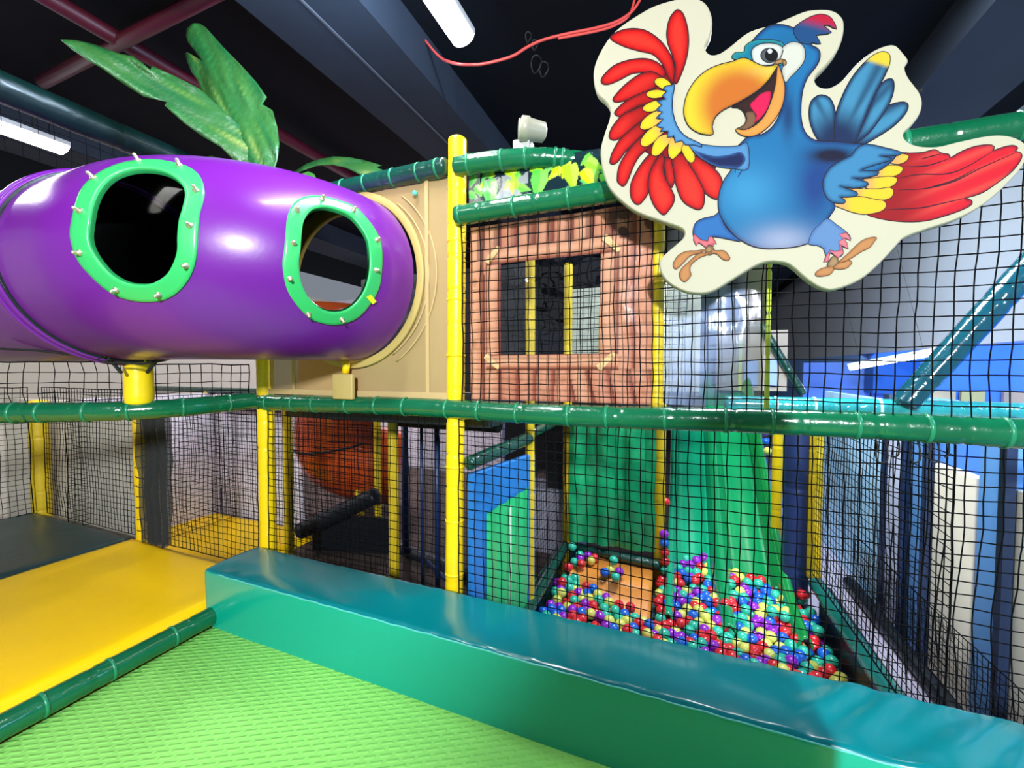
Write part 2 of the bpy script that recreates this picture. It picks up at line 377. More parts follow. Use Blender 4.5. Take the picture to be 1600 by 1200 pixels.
# ------------------------------------------------------------------ rails
Q = [(x, 1.945+.004*math.sin(x*4), 1.283+.005*math.sin(x*3.1)) for x in np.linspace(-2.66, 1.95, 60)]
padded('padded_rail', 'long green padded rail running across the middle of the net wall', 'rail', Q, .052, GREEN, .235, ties=[.03+.0485*i+.006*math.sin(i*2.3) for i in range(20)], seed=2, dent=.006)
padded('padded_rail', 'wrinkled green padded rail bending toward the viewer under the purple tube', 'rail',
       smoothpath([(-2.64, 1.93, 1.29), (-2.80, 1.38, 1.27), (-3.30, 1.0, 1.27), (-4.1, .5, 1.27), (-5.2, -.1, 1.27)], 10), .054, GREEN, .21,
       ties=[.05, .12, .19, .24, .30, .335, .385, .44, .49, .55], seed=5, dent=.007)
padded('padded_rail', 'green padded rail above the log-print panel, running behind the parrot', 'rail',
       [(-1.10, 1.93, 2.305), (1.95, 1.94, 2.305)], .050, GREEN, .30, ties=[.015, .11, .20, .31, .42, .5, .6, .7], seed=4)
padded('padded_rail', 'arched green padded rail over the leaf-print banner', 'rail',
       smoothpath([(-1.11, 1.94, 2.565), (-.98, 1.95, 2.565), (-.80, 1.97, 2.560), (-.60, 2.02, 2.55), (-.36, 2.13, 2.52), (0., 2.35, 2.47)], 8), .050, GREEN, .16,
       ties=[.07, .22, .32, .44, .47, .58, .70, .8], seed=6)
padded('padded_rail', 'dark green padded rail above the tan panel behind the purple tube', 'rail',
       [(-2.60, 1.96, 2.585), (-1.16, 1.96, 2.585)], .050, DKGREEN, .30, ties=[.5, .62, .75, .87, .95], seed=7)
padded('padded_rail', 'long dark green padded rail overhead at the upper left corner', 'rail',
       [(-3.05, -.6, 2.86), (-3.05, 2.6, 2.86)], .075, mat('deep_green_vinyl', (.001, .018, .016), .4, bump=.4, bscale=10, coat=.15), .5, ties=[], seed=8)
padded('padded_rail', 'shiny teal wrapped rail just above the green rail at right', 'rail',
       [(.27, 2.9, 1.285), (1.10, 2.9, 1.285), (2.6, 2.9, 1.275)], .050, TEALV, .4, ties=[.12, .2, .33], seed=9, tie_m=mat('pale_tie', (.6, .8, .8), .3))
padded('diagonal_brace', 'large teal wrapped diagonal brace rising to the right edge', 'brace',
       [(1.13, 2.87, 1.30), (1.80, 2.87, 2.30)], .062, mat('teal_wrap_dark', (.006, .07, .10), .15, bump=.4, bscale=14, coat=.7), .5, seed=10)
padded('diagonal_brace', 'thin dark diagonal brace sloping down to the teal rail', 'brace',
       [(.87, 5.5, 2.02), (1.30, 5.5, 1.22)], .042, DKGREEN, .3, seed=11)
padded('padded_rail', 'dark rail along the top of the far beige play house', 'rail', [(.30, 5.5, 1.99), (.90, 5.5, 2.0)], .035, DKGREEN, .3, seed=12)
for nm, P, m, r, lab in [
    ('padded_rail', [(-3.1, 3.63, 1.22), (-9, 3.63, 1.22)], DKGREEN, .04, 'dark green rail far back above the inner yellow pad'),
    ('padded_rail', [(-1.06, 1.98, .985), (-.93, 2.62, 1.035)], DKGREEN, .040, 'dark green padded rail on top of the blue and green panel'),
    ('padded_rail', [(-.93, 2.68, 1.06), (-.93, 3.62, 1.08)], DKGREEN, .034, 'dark green rail leading from the blue panel to the green strips'),
    ('padded_rail', [(-.90, 3.60, 1.07), (-.10, 3.56, 1.05)], DKGREEN, .034, 'dark rail from which the green vinyl strips hang'),
    ('padded_rail', [(-.90, 3.62, -.10), (-.12, 3.52, -.10)], DKGREEN, .040, 'dark padded threshold under the green hanging strips'),
    ('padded_rail', [(-.90, 2.35, -.10), (-.93, 3.60, -.09)], DKGREEN, .040, 'dark green padded rim at the left side of the ball pit'),
    ('padded_rail', [(.955, 1.98, -.02), (.925, 3.48, -.02)], mat('teal_green_vinyl', (.01, .15, .13), .25, bump=.4, bscale=12, coat=.4), .048, 'teal padded rim at the right side of the ball pit'),
    ('padded_rail', [(-3.15, 2.62, -.30), (-2.70, 2.0, .02)], DKGREEN, .050, 'stub of dark padded rail behind the thick yellow post'),
    ('padded_rail', [(-3.75, 3.2, -.24), (-2.90, 3.42, .19)], BLACKPAD, .088, 'dark padded bar sloping upward below the orange tube'),
    ('padded_rail', [(-2.10, 2.75, 1.12), (-1.2, 2.75, 1.12)], BLACKPAD, .085, 'thick black padded lintel above the mesh door'),
    ('padded_rail', [(-2.75, 3.6, -.42), (-1.5, 3.3, -.42)], BLACKPAD, .060, 'black padded threshold at the foot of the mesh door')]:
    padded(nm, lab, 'rail', P, r, m, .4, seed=len(lab))

# ------------------------------------------------------------------ nets
net('safety_net', 'black net below the green rail, left of the thick yellow post', (-4.0, 1.95, .13), (1.33, 0, 0), (0, 0, 1.11), seed=1, cell=.048)
net('safety_net', 'black net below the green rail, between the two tall yellow posts', (-2.57, 1.955, -.3), (1.40, 0, 0), (0, 0, 1.54), seed=2, cell=.048)
net('safety_net', 'large black net below the green rail in front of the ball pit', (-1.10, 1.955, -.3), (3.1, 0, 0), (0, 0, 1.54), seed=3)
net('safety_net', 'large black net above the green rail behind the parrot sign', (-1.06, 1.925, 1.32), (3.06, 0, 0), (0, 0, 1.0), seed=4, cell=.0525)
net('safety_net', 'black net between laced yellow post and far left post', (-5.6, 1.96, .13), (1.5, 0, 0), (0, 0, 1.2), seed=5, cell=.048)
net('safety_net', 'black net at the far left edge beside the dark green pad', (-5.7, -1.0, .13), (0, 2.9, 0), (0, 0, 1.2), seed=6, cell=.048)
net('safety_net', 'fine black net on the right side of the ball pit', (.945, 2.0, .03), (-.03, 1.52, 0), (0, 0, 1.2), seed=7, cell=.045, r=.0022)
net('safety_net', 'inner black net in front of the orange tube', (-3.13, 2.6, -.45), (1.05, 0, 0), (0, 0, 1.65), seed=8, cell=.05)
net('safety_net', 'inner black net over the lavender wall behind the left nets', (-5.85, 3.60, -.42), (2.75, 0, 0), (0, 0, 1.6), seed=9, cell=.05)
net('safety_net', 'black side net behind the black net bundle', (-5.3, 2.0, -.40), (0, 1.58, 0), (0, 0, 1.6), seed=10, cell=.05)
net('safety_net', 'black net in the opening between blue panel and green strips', (-.93, 2.68, -.2), (0, .92, 0), (0, 0, 1.22), seed=11, cell=.04, r=.0016)
net('safety_net', 'slack black net hanging between purple tube and wrinkled rail', (-3.95, .58, 1.31), (1.10, .78, 0), (0, 0, .23), seed=12, cell=.06, sag=.015)
net('safety_net', 'black net below the tube right of the short yellow post', (-2.83, 1.40, 1.31), (.17, .50, 0), (0, 0, .22), seed=13, cell=.055, sag=.012)
net('safety_net', 'black net under the overhead rail at the upper left corner', (-3.06, -.6, 2.56), (0, 2.3, 0), (0, 0, .24), seed=14, cell=.06, r=.0015)
net('safety_net', 'black net covering the far mesh door', (-2.62, 3.6, -.4), (1.2, -.3, 0), (0, 0, 1.5), seed=15, cell=.045, r=.0016)
net('safety_net', 'low black net lying against the side panels outside the ball pit', (1.50, 2.0, -.40), (0, 2.6, 0), (0, 0, .40), seed=16, cell=.04, r=.002)
net('safety_net', 'upper inner net seen through the window of the log-print panel', (-1.0, 3.66, 1.3), (1.05, 0, 0), (0, 0, 1.2), seed=17, cell=.05)
# dense bundle of net hanging beside the laced post
V = []; F = []; nx, nz = 26, 60
for i in range(nx+1):
    for j in range(nz+1):
        s, t = i/nx, j/nz; z = .14+t*1.10
        edge = .02*noise.noise(Vector((z*7, 2 if s < .5 else 9, 0)))*(abs(s-.5)*2)**2
        V.append((-3.965+s*.33+edge, 1.93-.035*math.sin(s*22+z*1.5)-.02*noise.noise(Vector((s*6, z*3, 1))), z-(.02*abs(math.sin(s*19)) if j == 0 else 0)))
for i in range(nx):
    for j in range(nz):
        a = i*(nz+1)+j; F.append((a, a+nz+1, a+nz+2, a+1))
tag(mk('net_bundle', V, F, mat('dense_black_mesh', (.020, .022, .024), .9, alpha=.86)), 'bunched curtain of dense black mesh beside the laced yellow post', 'net')
# lacing cords round the laced post
lp = [o for o in C.objects if o.get('label', '').startswith('yellow padded post laced')][0]
for i in range(12):
    z = .2+i*.086; pts = [(-4.05+.051*math.cos(a)*1.02, 1.985+.052*math.sin(a)*1.02, z+.012*math.sin(a*1+i)) for a in np.linspace(0, 2*PI, 20)]
    V, F = tube(pts, .0035, 5, False); mk('lacing_cord', V, F, ROPE, lp)
# top rope of the slack net and the two straps up to the tube
def rope(name, label, pts, r, m=ROPE, cat='rope', group=None, parent=None):
    V, F = tube(smoothpath(pts, 8), r, 6); o = mk(name, V, F, m, parent)
    return tag(o, label, cat, group) if label else o
rope('net_rope', 'knotted black rope along the top of the slack net under the tube', [pd(u, v, 2.15) for u, v in ((0, 545), (60, 548), (130, 556), (150, 560), (170, 566), (200, 567), (225, 568), (260, 562), (285, 552))], .006)
for k in range(5):
    c = pd(148+k*5, 556+3*math.sin(k*2), 2.13); pts = [c+Vector((.018*math.cos(a), .006*math.sin(2*a), .014*math.sin(a))) for a in np.linspace(0, 2*PI, 12)]
    V, F = tube(pts, .0028, 5, False); mk('knot_loop', V, F, ROPE, D2.objects['net_rope'])
rope('support_strap', 'black strap left of the short post, up to the purple tube', [pd(190, 583, 2.2), pd(170, 560, 2.15), pd(155, 545, 2.1)], .009, cat='strap')
rope('support_strap', 'black strap right of the short post, up to the purple tube', [pd(230, 582, 2.2), pd(246, 562, 2.15), pd(265, 545, 2.1)], .009, cat='strap')
def mend(cx, cy, wd):
    pts = [py(cx+wd*a, cy+b*16, 1.94) for a, b in ((0, 0), (.1, 1), (.0, 1.6), (.15, 2.4), (.5, 2.2), (.5, 1), (.4, .2), (.7, 0), (1, .4), (1, 1.6), (.8, 1.9))]
    V, F = tube(smoothpath(pts, 5), .003, 5); return V, F
for i, (cx, wd) in enumerate(((1368, 36), (1422, 30), (1452, 30))):
    V, F = mend(cx, 684, wd); tag(mk('mending_cord', V, F, ROPE), 'black mending cord knotted into the net under the rail at right', 'cord', 'mending cords in the right net')

# ------------------------------------------------------------------ purple tube
TC = Vector((-1.84, 1.93, 2.03)); RB = .61; TR = .48
path = [Vector((-2.45+RB*math.cos(a), 1.93-RB*math.sin(a), 2.03)) for a in np.linspace(0, PI/2, 60)]
path += [Vector((-2.45-d, 1.32, 2.03)) for d in np.linspace(.015, .31, 18)]
PUR = mat('purple_plastic', (.155, .012, .29), .32, spec=.4, coat=.2, bump=.02, bscale=30)
T = empty('play_tube', 'big purple plastic crawl tube with two green-framed windows', 'play tube', loc=(-2.82, 1.37, 1.31))
off = Vector(T.location)
NSEG = 180; V, F = tube(path, TR, NSEG, False)
bvh = BVHTree.FromPolygons(V, F)
def hit(u, v):
    d = ray(u, v).normalized(); r = bvh.ray_cast(CAM, d)
    return (r[0], r[1] if r[1].dot(d) < 0 else -r[1]) if r[0] else (None, None)
def zpx(L, x0, y0, k): return [(x0+a/k, y0+b/k) for a, b in L]
outer1 = zpx([(455, 520), (448, 440), (470, 320), (510, 200), (590, 110), (700, 50), (820, 15), (960, 5), (1100, 25), (1200, 60), (1260, 120), (1280, 200), (1270, 270), (1250, 340), (1240, 450), (1235, 560), (1220, 660), (1180, 750), (1110, 830), (1020, 875), (900, 885), (780, 865), (670, 810), (560, 710), (490, 620)], 0, 250, 4)
inner1 = zpx([(560, 480), (570, 380), (590, 280), (630, 190), (700, 115), (790, 75), (890, 60), (1000, 72), (1080, 105), (1140, 160), (1160, 220), (1145, 300), (1122, 380), (1112, 480), (1110, 570), (1085, 650), (1040, 720), (960, 768), (880, 778), (790, 765), (700, 715), (630, 640), (580, 560)], 0, 250, 4)
outer2 = zpx([(165, 660), (175, 560), (185, 450), (195, 360), (230, 280), (300, 235), (400, 230), (510, 255), (620, 300), (700, 380), (760, 470), (785, 560), (785, 680), (770, 790), (720, 890), (640, 980), (540, 1022), (450, 1025), (340, 990), (250, 900), (190, 800)], 400, 250, 4)
inner2 = zpx([(268, 660), (278, 560), (285, 460), (300, 380), (345, 320), (420, 300), (500, 315), (590, 355), (650, 420), (695, 500), (708, 590), (705, 700), (680, 800), (630, 880), (560, 935), (480, 948), (400, 925), (330, 860), (285, 770)], 400, 250, 4)
O1, I1, O2, I2 = [cr(p, 6) for p in (outer1, inner1, outer2, inner2)]
cent = np.array([unproj(sum((V[k] for k in f), Vector())/4) for f in F])
frontf = np.array([((V[f[0]]-CAM).dot((V[f[1]]-V[f[0]]).cross(V[f[3]]-V[f[0]]))) for f in F])
sgn = 1
mid1 = (grow(I1, 5)); mid2 = (grow(I2, 5))
# faces toward the viewer
pidx = [f[0]//NSEG for f in F]
fr = np.array([(sum((V[k] for k in f), Vector())/4-path[i]).dot(CAM-(sum((V[k] for k in f), Vector())/4)) > 0 for f, i in zip(F, pidx)])
in1 = inside(mid1, cent) & fr; in2 = inside(mid2, cent) & fr
hole = in1 | in2
Vl = [v-off for v in V]
mk('tube_shell', Vl, [f for f, h in zip(F, hole) if not h], PUR, T)
Vi, Fi = tube(path, TR-.012, NSEG, False); mk('tube_dark_skin', [v-off for v in Vi], [f for f, h in zip(Fi, hole) if not h], DARKIN, T)  # inner skin added to make the tube look dark through its windows
for nm, msk in (('window_pane', in1), ('window_pane', in2)):
    idx = [i for i, h in enumerate(msk) if h]; used = {}; VV = []; FF = []
    for i in idx:
        ff = []
        for k in F[i]:
            if k not in used: used[k] = len(VV); VV.append(V[k]-off)
            ff.append(used[k])
        FF.append(tuple(ff))
    mk(nm, VV, FF, PANE, T)
WG = mat('green_window_frame', (.035, .48, .13), .35, coat=.25, bump=.02)
def frame(Oo, Ii, nb=5):
    n = 150
    def res(P):
        d = np.r_[0, np.cumsum(np.hypot(*(np.roll(P, -1, 0)-P).T))]; Pc = np.vstack([P, P[:1]])
        t = np.linspace(0, d[-1], n, endpoint=False); return np.c_[np.interp(t, d, Pc[:, 0]), np.interp(t, d, Pc[:, 1])]
    A, B = res(Oo), res(Ii)
    k = int(np.argmin(np.hypot(*(B-A[0]).T))); B = np.roll(B, -k, 0)
    V3 = []; F3 = []; levels = [(0, -.004), (0, .005), (.03, .008)]+[(i/nb, .0085) for i in range(1, nb)]+[(.97, .008), (1, .005), (1, -.016)]
    for i in range(n):
        for (t, hgt) in levels:
            q = A[i]*(1-t)+B[i]*t; p, nn = hit(*q)
            if p is None:
                p, nn = V3[-1]+off, Vector((0, 0, 1)); hgt = 0
            V3.append(p+nn*hgt-off)
    m_ = len(levels)
    for i in range(n):
        for k in range(m_-1):
            i2 = (i+1) % n; F3.append((i*m_+k, i*m_+k+1, i2*m_+k+1, i2*m_+k))
    return mk('window_frame', V3, F3, WG, T)
bolts1 = zpx([(598, 122), (872, 15), (1128, 45), (1230, 200), (1192, 415), (1168, 662), (1000, 838), (738, 810), (515, 583), (517, 325)], 0, 250, 4)
bolts2 = zpx([(255, 325), (410, 256), (603, 325), (748, 505), (743, 690), (533, 990), (325, 957), (210, 742), (232, 524)], 400, 250, 4)
f1 = frame(O1, I1); f2 = frame(O2, I2)
for fo, bl in ((f1, bolts1), (f2, bolts2)):
    for b in bl:
        p, nn = hit(*b)
        if p is None: continue
        V2, F2 = tube([p+nn*.005, p+nn*.013, p+nn*.014, p+nn*.034, p+nn*.037], [.012, .012, .0065, .0065, .003], 10); mk('bolt', [q-off for q in V2], F2, METAL, fo)
tp = [hit(u, v) for u, v in ((570, 463), (577, 459), (586, 470), (580, 474))]
V2 = [p+nn*.014-off for p, nn in tp]; mk('tape_patch', V2, [(0, 1, 2, 3)], mat('yellow_tape', (.75, .75, .02), .4), f2)
# flange at the seam, next tube length and ring at the panel
def ring(name, c, ax, r0, r1, th, m, parent=None, o_=Vector((0, 0, 0)), n=96):
    c = Vector(c); ax = Vector(ax).normalized(); a = Vector((0, 0, 1)); b = ax.cross(a); V = []; F = []
    for i in range(n):
        an = 2*PI*i/n; d = a*math.cos(an)+b*math.sin(an)
        for rr, h in ((r0, 0), (r1, 0), (r1, th), (r0, th)): V.append(c+d*rr+ax*h-o_)
    for i in range(n):
        j = (i+1) % n
        for k in range(4): k2 = (k+1) % 4; F.append((i*4+k, j*4+k, j*4+k2, i*4+k2))
    o = mk(name, V, F, m, parent)
    b_ = o.modifiers.new('bevel', 'BEVEL'); b_.width = min(th, r1-r0)*.25; b_.segments = 2
    return o
ring('joint_flange', (-2.765, 1.32, 2.03), (-1, 0, 0), TR-.02, TR+.022, .035, PUR, T, off)
ring('joint_gasket', (-2.755, 1.32, 2.03), (-1, 0, 0), TR-.01, TR+.012, .012, BLACKPAD, T, off)
P2 = [Vector((-2.80-d, 1.32-d*d*.05, 2.03)) for d in np.linspace(0, 2.6, 60)]
T2 = empty('play_tube', 'next purple tube length leaving the picture at the left edge', 'play tube', loc=(-3.6, 1.2, 1.5))
V, F = tube(P2, TR+.006, 96, False); mk('tube_shell', [v-Vector(T2.location) for v in V], F, PUR, T2)
Vi, Fi = tube(P2, TR-.010, 64, False); Fi.append(tuple(range(59*64, 60*64))); mk('tube_dark_skin', [v-Vector(T2.location) for v in Vi], Fi, DARKIN, T2)
ring('joint_flange', (-2.802, 1.32, 2.03), (-1, 0, 0), TR-.02, TR+.030, .03, PUR, T2, Vector(T2.location))
for u, v in ((48, 497), (60, 292)):
    p = pd(u, v, 1.9); b_ = BVHTree.FromPolygons(V, F).ray_cast(CAM, ray(u, v).normalized())
    if b_[0]:
        p, nn = b_[0], b_[1] if b_[1].dot(ray(u, v)) < 0 else -b_[1]
        Vb, Fb = tube([p, p+nn*.05, p+nn*.055], [.008, .008, .004], 10); mk('bolt', [q-Vector(T2.location) for q in Vb], Fb, METAL, T2)
OCH = mat('ochre_plastic', (.66, .42, .06), .3, coat=.3)
ring('end_ring', (-1.84, 1.925, 2.03), (0, -1, 0), TR-.105, TR-.012, .03, OCH, T, off)

# tan panel with its round hole
TANC = (.42, .285, .13)
tan_m = mat('tan_mesh_vinyl', TANC, .6, bump=.12, bscale=9, alpha=.88, var=.10, vscale=4, spec=.25)
P0x, P1x, z0, z1 = -2.56, -1.17, 1.335, 2.56; cx, cz, R0 = -1.84, 2.03, .47
Vt = []; Ft = []; na = 96; nr = 12
for i in range(na):
    a = 2*PI*i/na; dx, dz = math.cos(a), math.sin(a)
    t = min(((P1x-cx)/dx if dx > 1e-6 else 1e9), ((P0x-cx)/dx if dx < -1e-6 else 1e9), ((z1-cz)/dz if dz > 1e-6 else 1e9), ((z0-cz)/dz if dz < -1e-6 else 1e9))
    for k in range(nr+1):
        rr = R0+(max(t, R0+.01)-R0)*k/nr; x, z = cx+dx*rr, cz+dz*rr
        Vt.append((x, 1.975+.006*noise.noise(Vector((x*4, z*3, 1)))+.004*math.sin(x*30)*max(0, 1-abs(x+1.3)*4), z))
for i in range(na):
    for k in range(nr): j = (i+1) % na; Ft.append((i*(nr+1)+k, j*(nr+1)+k, j*(nr+1)+k+1, i*(nr+1)+k+1))
TP = mk('tan_screen', Vt, Ft, tan_m); tag(TP, 'translucent tan vinyl panel round the end of the purple tube', 'panel')
tan_s = mat('tan_hem', (.52, .36, .16), .6)
for x in (-1.30, -2.33): box('hem_strip', x-.011, x+.011, 1.962, 1.968, 1.34, 2.54, tan_s, TP)
box('hem_strip', P0x, P1x, 1.960, 1.966, 1.335, 1.37, tan_s, TP)
ring('hole_ring', (cx, 1.972, cz), (0, -1, 0), TR+.0, TR+.045, .022, mat('cream_ring', (.50, .36, .12), .5), TP)
for r_ in (.55, .60):
    a0 = np.linspace(-1.0, .9, 30); V, F = tube([(cx+r_*math.cos(a), 1.968, cz+r_*math.sin(a)*.96) for a in a0], .005, 6); mk('stitched_fold', V, F, tan_s, TP)
p = py(650, 303, 1.955); V, F = tube([p, p+Vector((0, -.02, 0))], .012, 12); mk('led_dot', V, F, mat('led_mint', (.1, .7, .5), .3), TP)  # green LED, its light given only as a mint colour
c = py(539, 604, 1.90); BK = box('tan_pouch', c.x-.075, c.x+.075, 1.875, 1.905, c.z-.075, c.z+.075, mat('pouch_vinyl', (.50, .36, .13), .5, bump=.3, bscale=10), bev=.008)
tag(BK, 'small square tan vinyl pouch under the end of the purple tube', 'pouch')
V, F = tube([py(540, 583, 1.915), py(541, 572, 1.915), py(540, 560, 1.915)], .022, 12)
tag(mk('pipe_stub', V, F, YELLOW), 'short yellow pipe stub poking out above the tan pouch', 'pipe')

# ------------------------------------------------------------------ painted sheets
def sheet(name, label, cat, x0, x1, zlo, zhi, y, fn, m, step=.007, wr=.006, topf=None, yf=None, drop=None):
    nx = int((x1-x0)/step); nz = int((zhi-zlo)/step); X = np.linspace(x0, x1, nx+1); Z = np.linspace(zlo, zhi, nz+1)
    V = []; cols = []
    for x in X:
        for z in Z:
            yy = y+(yf(x) if yf else 0)+wr*noise.noise(Vector((x*5, z*2.2, y)))+wr*.5*noise.noise(Vector((x*13, z*9, y)))
            V.append((x, yy, z)); cols.append(fn(x, z))
    F = []
    for i in range(nx):
        for j in range(nz):
            if drop and drop((X[i]+X[i+1])/2, (Z[j]+Z[j+1])/2): continue
            a = i*(nz+1)+j; F.append((a, a+nz+1, a+nz+2, a+1))
    o = mk(name, V, F, m, cols=cols)
    if label: tag(o, label, cat)
    return o
def mixc(a, b, t): t = max(0, min(1, t)); return tuple(p_*(1-t)+q_*t for p_, q_ in zip(a, b))
PR = mat('printed_vinyl', rough=.3, vcol=True, bump=.3, bscale=9, coat=.22)
PRA = mat('printed_clear_vinyl', rough=.16, vcol=True, alpha='v', bump=.4, bscale=11, coat=.35, stretch=(1, 1, .5))
WX0, WX1, WZ0, WZ1 = -.885, -.355, 1.58, 2.06      # window of the log house
LG, LM, LD = (.60, .29, .18), (.34, .105, .055), (.10, .02, .015)
def log_prof(t, seed=0):                            # t 0..1 across one drawn log
    c = mixc(LG, LM, abs(t-.42)*1.5) if t < .8 else mixc(LM, LD, (t-.8)/.2)
    if t < .04: c = LD
    return c
def logfn(x, z):
    fw = .085; wob = .010*noise.noise(Vector((x*1.5, z*3, 0)))
    ix0, ix1, iz0, iz1 = WX0, WX1, WZ0, WZ1
    if ix0-fw < x < ix1+fw and (iz1 < z < iz1+fw): return log_prof(1-(z-iz1)/fw)
    if ix0-fw < x < ix1+fw and (iz0-fw < z < iz0): return log_prof((iz0-z)/fw)
    if (ix0-fw < x < ix0 or ix1 < x < ix1+fw) and iz0-fw < z < iz1+fw:
        t = (x-(ix0-fw))/fw if x < ix0 else (x-ix1)/fw; return log_prof(t)
    k = (x+wob+(.03*math.sin(z*9) if x > -.5 and z < 1.5 else 0))/.098; i = math.floor(k); t = k-i
    b = noise.noise(Vector((i*3.3, 0, 0)))
    c = log_prof(t)
    kn = math.hypot((t-.45)*.5, ((z*3+b*5) % 1-.5)*.9)
    if kn < .07: c = mixc(c, (.4, .16, .08), .6)
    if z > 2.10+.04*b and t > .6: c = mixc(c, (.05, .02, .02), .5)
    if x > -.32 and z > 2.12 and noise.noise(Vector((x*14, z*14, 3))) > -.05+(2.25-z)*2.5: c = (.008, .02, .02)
    return mixc(c, (.35, .08, .05), .25+.35*b if b > 0 else 0)
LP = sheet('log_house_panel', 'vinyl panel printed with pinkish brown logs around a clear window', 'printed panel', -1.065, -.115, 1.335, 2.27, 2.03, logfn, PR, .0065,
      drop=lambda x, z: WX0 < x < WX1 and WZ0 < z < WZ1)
gx = np.linspace(WX0, WX1, 40); gz = np.linspace(WZ0, WZ1, 36)
V = [(x, 2.033+.006*noise.noise(Vector((x*9, z*16, 0))), z) for x in gx for z in gz]
F = [(i*36+j, (i+1)*36+j, (i+1)*36+j+1, i*36+j+1) for i in range(39) for j in range(35)]
mk('window_pane', V, F, CLEARV, LP)
for (x, z, a) in ((WX0-.04, WZ1+.05, .8), (WX1+.05, WZ1+.04, -.8), (WX0-.045, WZ0-.04, -.7), (WX1+.03, WZ0-.04, .75)):
    d = Vector((math.cos(a), 0, math.sin(a)))*.05; nn = Vector((-d.z, 0, d.x)).normalized()*.017; c = Vector((x, 2.020, z))
    mk('binding_motif', [c-d-nn, c+d-nn*.7, c+d*1.1, c+d+nn*.7, c-d+nn, c-d*1.1], [(0, 1, 2, 3, 4, 5)], mat('binding_print', (.72, .45, .22), .3), LP)

# leaf banner
def leafset(seed, n, x0, x1, zl, zh, smin, smax):
    r = random.Random(seed); return [(r.uniform(x0, x1), r.uniform(zl, zh), r.uniform(smin, smax), r.uniform(-2.6, -.4), r.choice([(.30, .66, .02), (.12, .52, .05), (.45, .62, .01), (.08, .42, .10)])) for _ in range(n)]
LS = leafset(5, 34, -1.05, -.30, 2.40, 2.55, .035, .07)+[(-.93, 2.44, .10, -1.5, (.10, .52, .10)), (-.66, 2.45, .10, -1.7, (.10, .55, .06)), (-.50, 2.46, .085, -1.4, (.34, .66, .02)), (-.40, 2.49, .06, -.6, (.22, .62, .03))]
def leaffn(x, z):
    c = (.006, .02, .03, .92); b = noise.noise(Vector((x*7, z*9, 2)))
    if -.98 < x < -.72 and z < 2.5: c = (.55, .58, .60, .55) if b > -.05 else (.03, .05, .06, .8)
    if x < -.99: c = (.6, .62, .6, .25)
    for (lx, lz, s, a, cc) in LS:
        dx, dz = x-lx, z-lz; u_ = (dx*math.cos(a)+dz*math.sin(a))/s; v_ = (-dx*math.sin(a)+dz*math.cos(a))/s
        if -.5 < u_ < 1 and abs(v_) < .42*math.sqrt(max(0, 1-abs(u_-.05)/.96))*(1.1-.45*u_):
            c = (*mixc(cc, (.55, .8, .2), .25 if v_ > 0 else 0), 1)
    return c
sheet('leaf_banner', 'clear vinyl banner printed with lime green leaves between the two upper rails', 'banner', -1.055, -.20, 2.335, 2.555, 2.0, leaffn, PRA, .0045, .006,
      yf=lambda x: .10*max(0, (x+.75))**1.5)
# bluish clear curtain with tree print
def treefn(x, z):
    k = x*11+.5*math.sin(z*5+x*9); t = k-math.floor(k); c = mixc((.40, .42, .62), (.12, .10, .18), abs(t-.5)*2)
    b = noise.noise(Vector((x*9, z*7, 4)))
    a = .78+.2*b
    if z < 1.95-.3*(x+.1): c = mixc(c, (.34, .48, .85), .55); a = .62+.25*b
    if x > .26: c = (.45, .42, .50)
    return (*c, max(.3, min(1, a)))
sheet('clear_curtain', 'wrinkled clear bluish vinyl curtain printed with tree trunks', 'curtain', -.055, .34, 1.335, 2.30, 2.06, treefn, PRA, .008, .016)

# blue and green soft panel
BLU = mat('blue_vinyl', (.015, .16, .50), .35, bump=.25, bscale=6, coat=.2)
BP = mk('soft_panel', *boxm(0, .69, -.02, .02, -.48, .93), BLU, smooth=False)
BP.location = (-1.055, 1.99, 0); BP.rotation_euler = (0, 0, math.atan2(.62, .125))
b_ = BP.modifiers.new('bevel', 'BEVEL'); b_.width = .01
tag(BP, 'blue padded panel with green inset behind the tall yellow post', 'panel')
GI = mat('green_inset_vinyl', (.02, .46, .16), .3, coat=.4, bump=.2, bscale=7)
V = []; F = []; n = 60
for i in range(n+1):
    s = i/n; x = .12+s*.46; y = -.026-.010*abs(math.sin(s*13))-.006*noise.noise(Vector((s*9, 0, 0)))
    for z in np.linspace(-.47, .72-.04*(1-s), 14): V.append((x, y, z))
F = [(i*14+j, (i+1)*14+j, (i+1)*14+j+1, i*14+j+1) for i in range(n) for j in range(13)]
mk('green_inset', V, F, GI, BP)
box('inset_seam', .345, .352, -.045, -.036, -.45, .66, mat('white_seam', (.7, .8, .7), .4), BP)

# green hanging strips
GS = mat('strip_green_vinyl', (.01, .34, .13), .22, coat=.5, bump=.4, bscale=10)
for k in range(6):
    x0 = -.885+k*.122; V = []; F = []; nn = 8; yb = 3.56+(.018 if k % 2 else -.012)
    for i in range(nn+1):
        for j in range(41):
            s, t = i/nn, j/40
            V.append((x0+s*.150+.008*noise.noise(Vector((t*3, k, 1)))*(1-t), yb-.012*math.sin(s*PI*1.3)-.022*noise.noise(Vector((s*2, t*5, k*3))), -.02+1.08*t))
    F = [(i*41+j, (i+1)*41+j, (i+1)*41+j+1, i*41+j+1) for i in range(nn) for j in range(40)]
    pos = ['leftmost', 'second from left', 'third from left', 'third from right', 'second from right', 'rightmost'][k]
    tag(mk('vinyl_strip', V, F, GS), pos+' of the six green vinyl strips hanging above the ball pit', 'curtain strip', 'green strips hanging over the pit entrance')

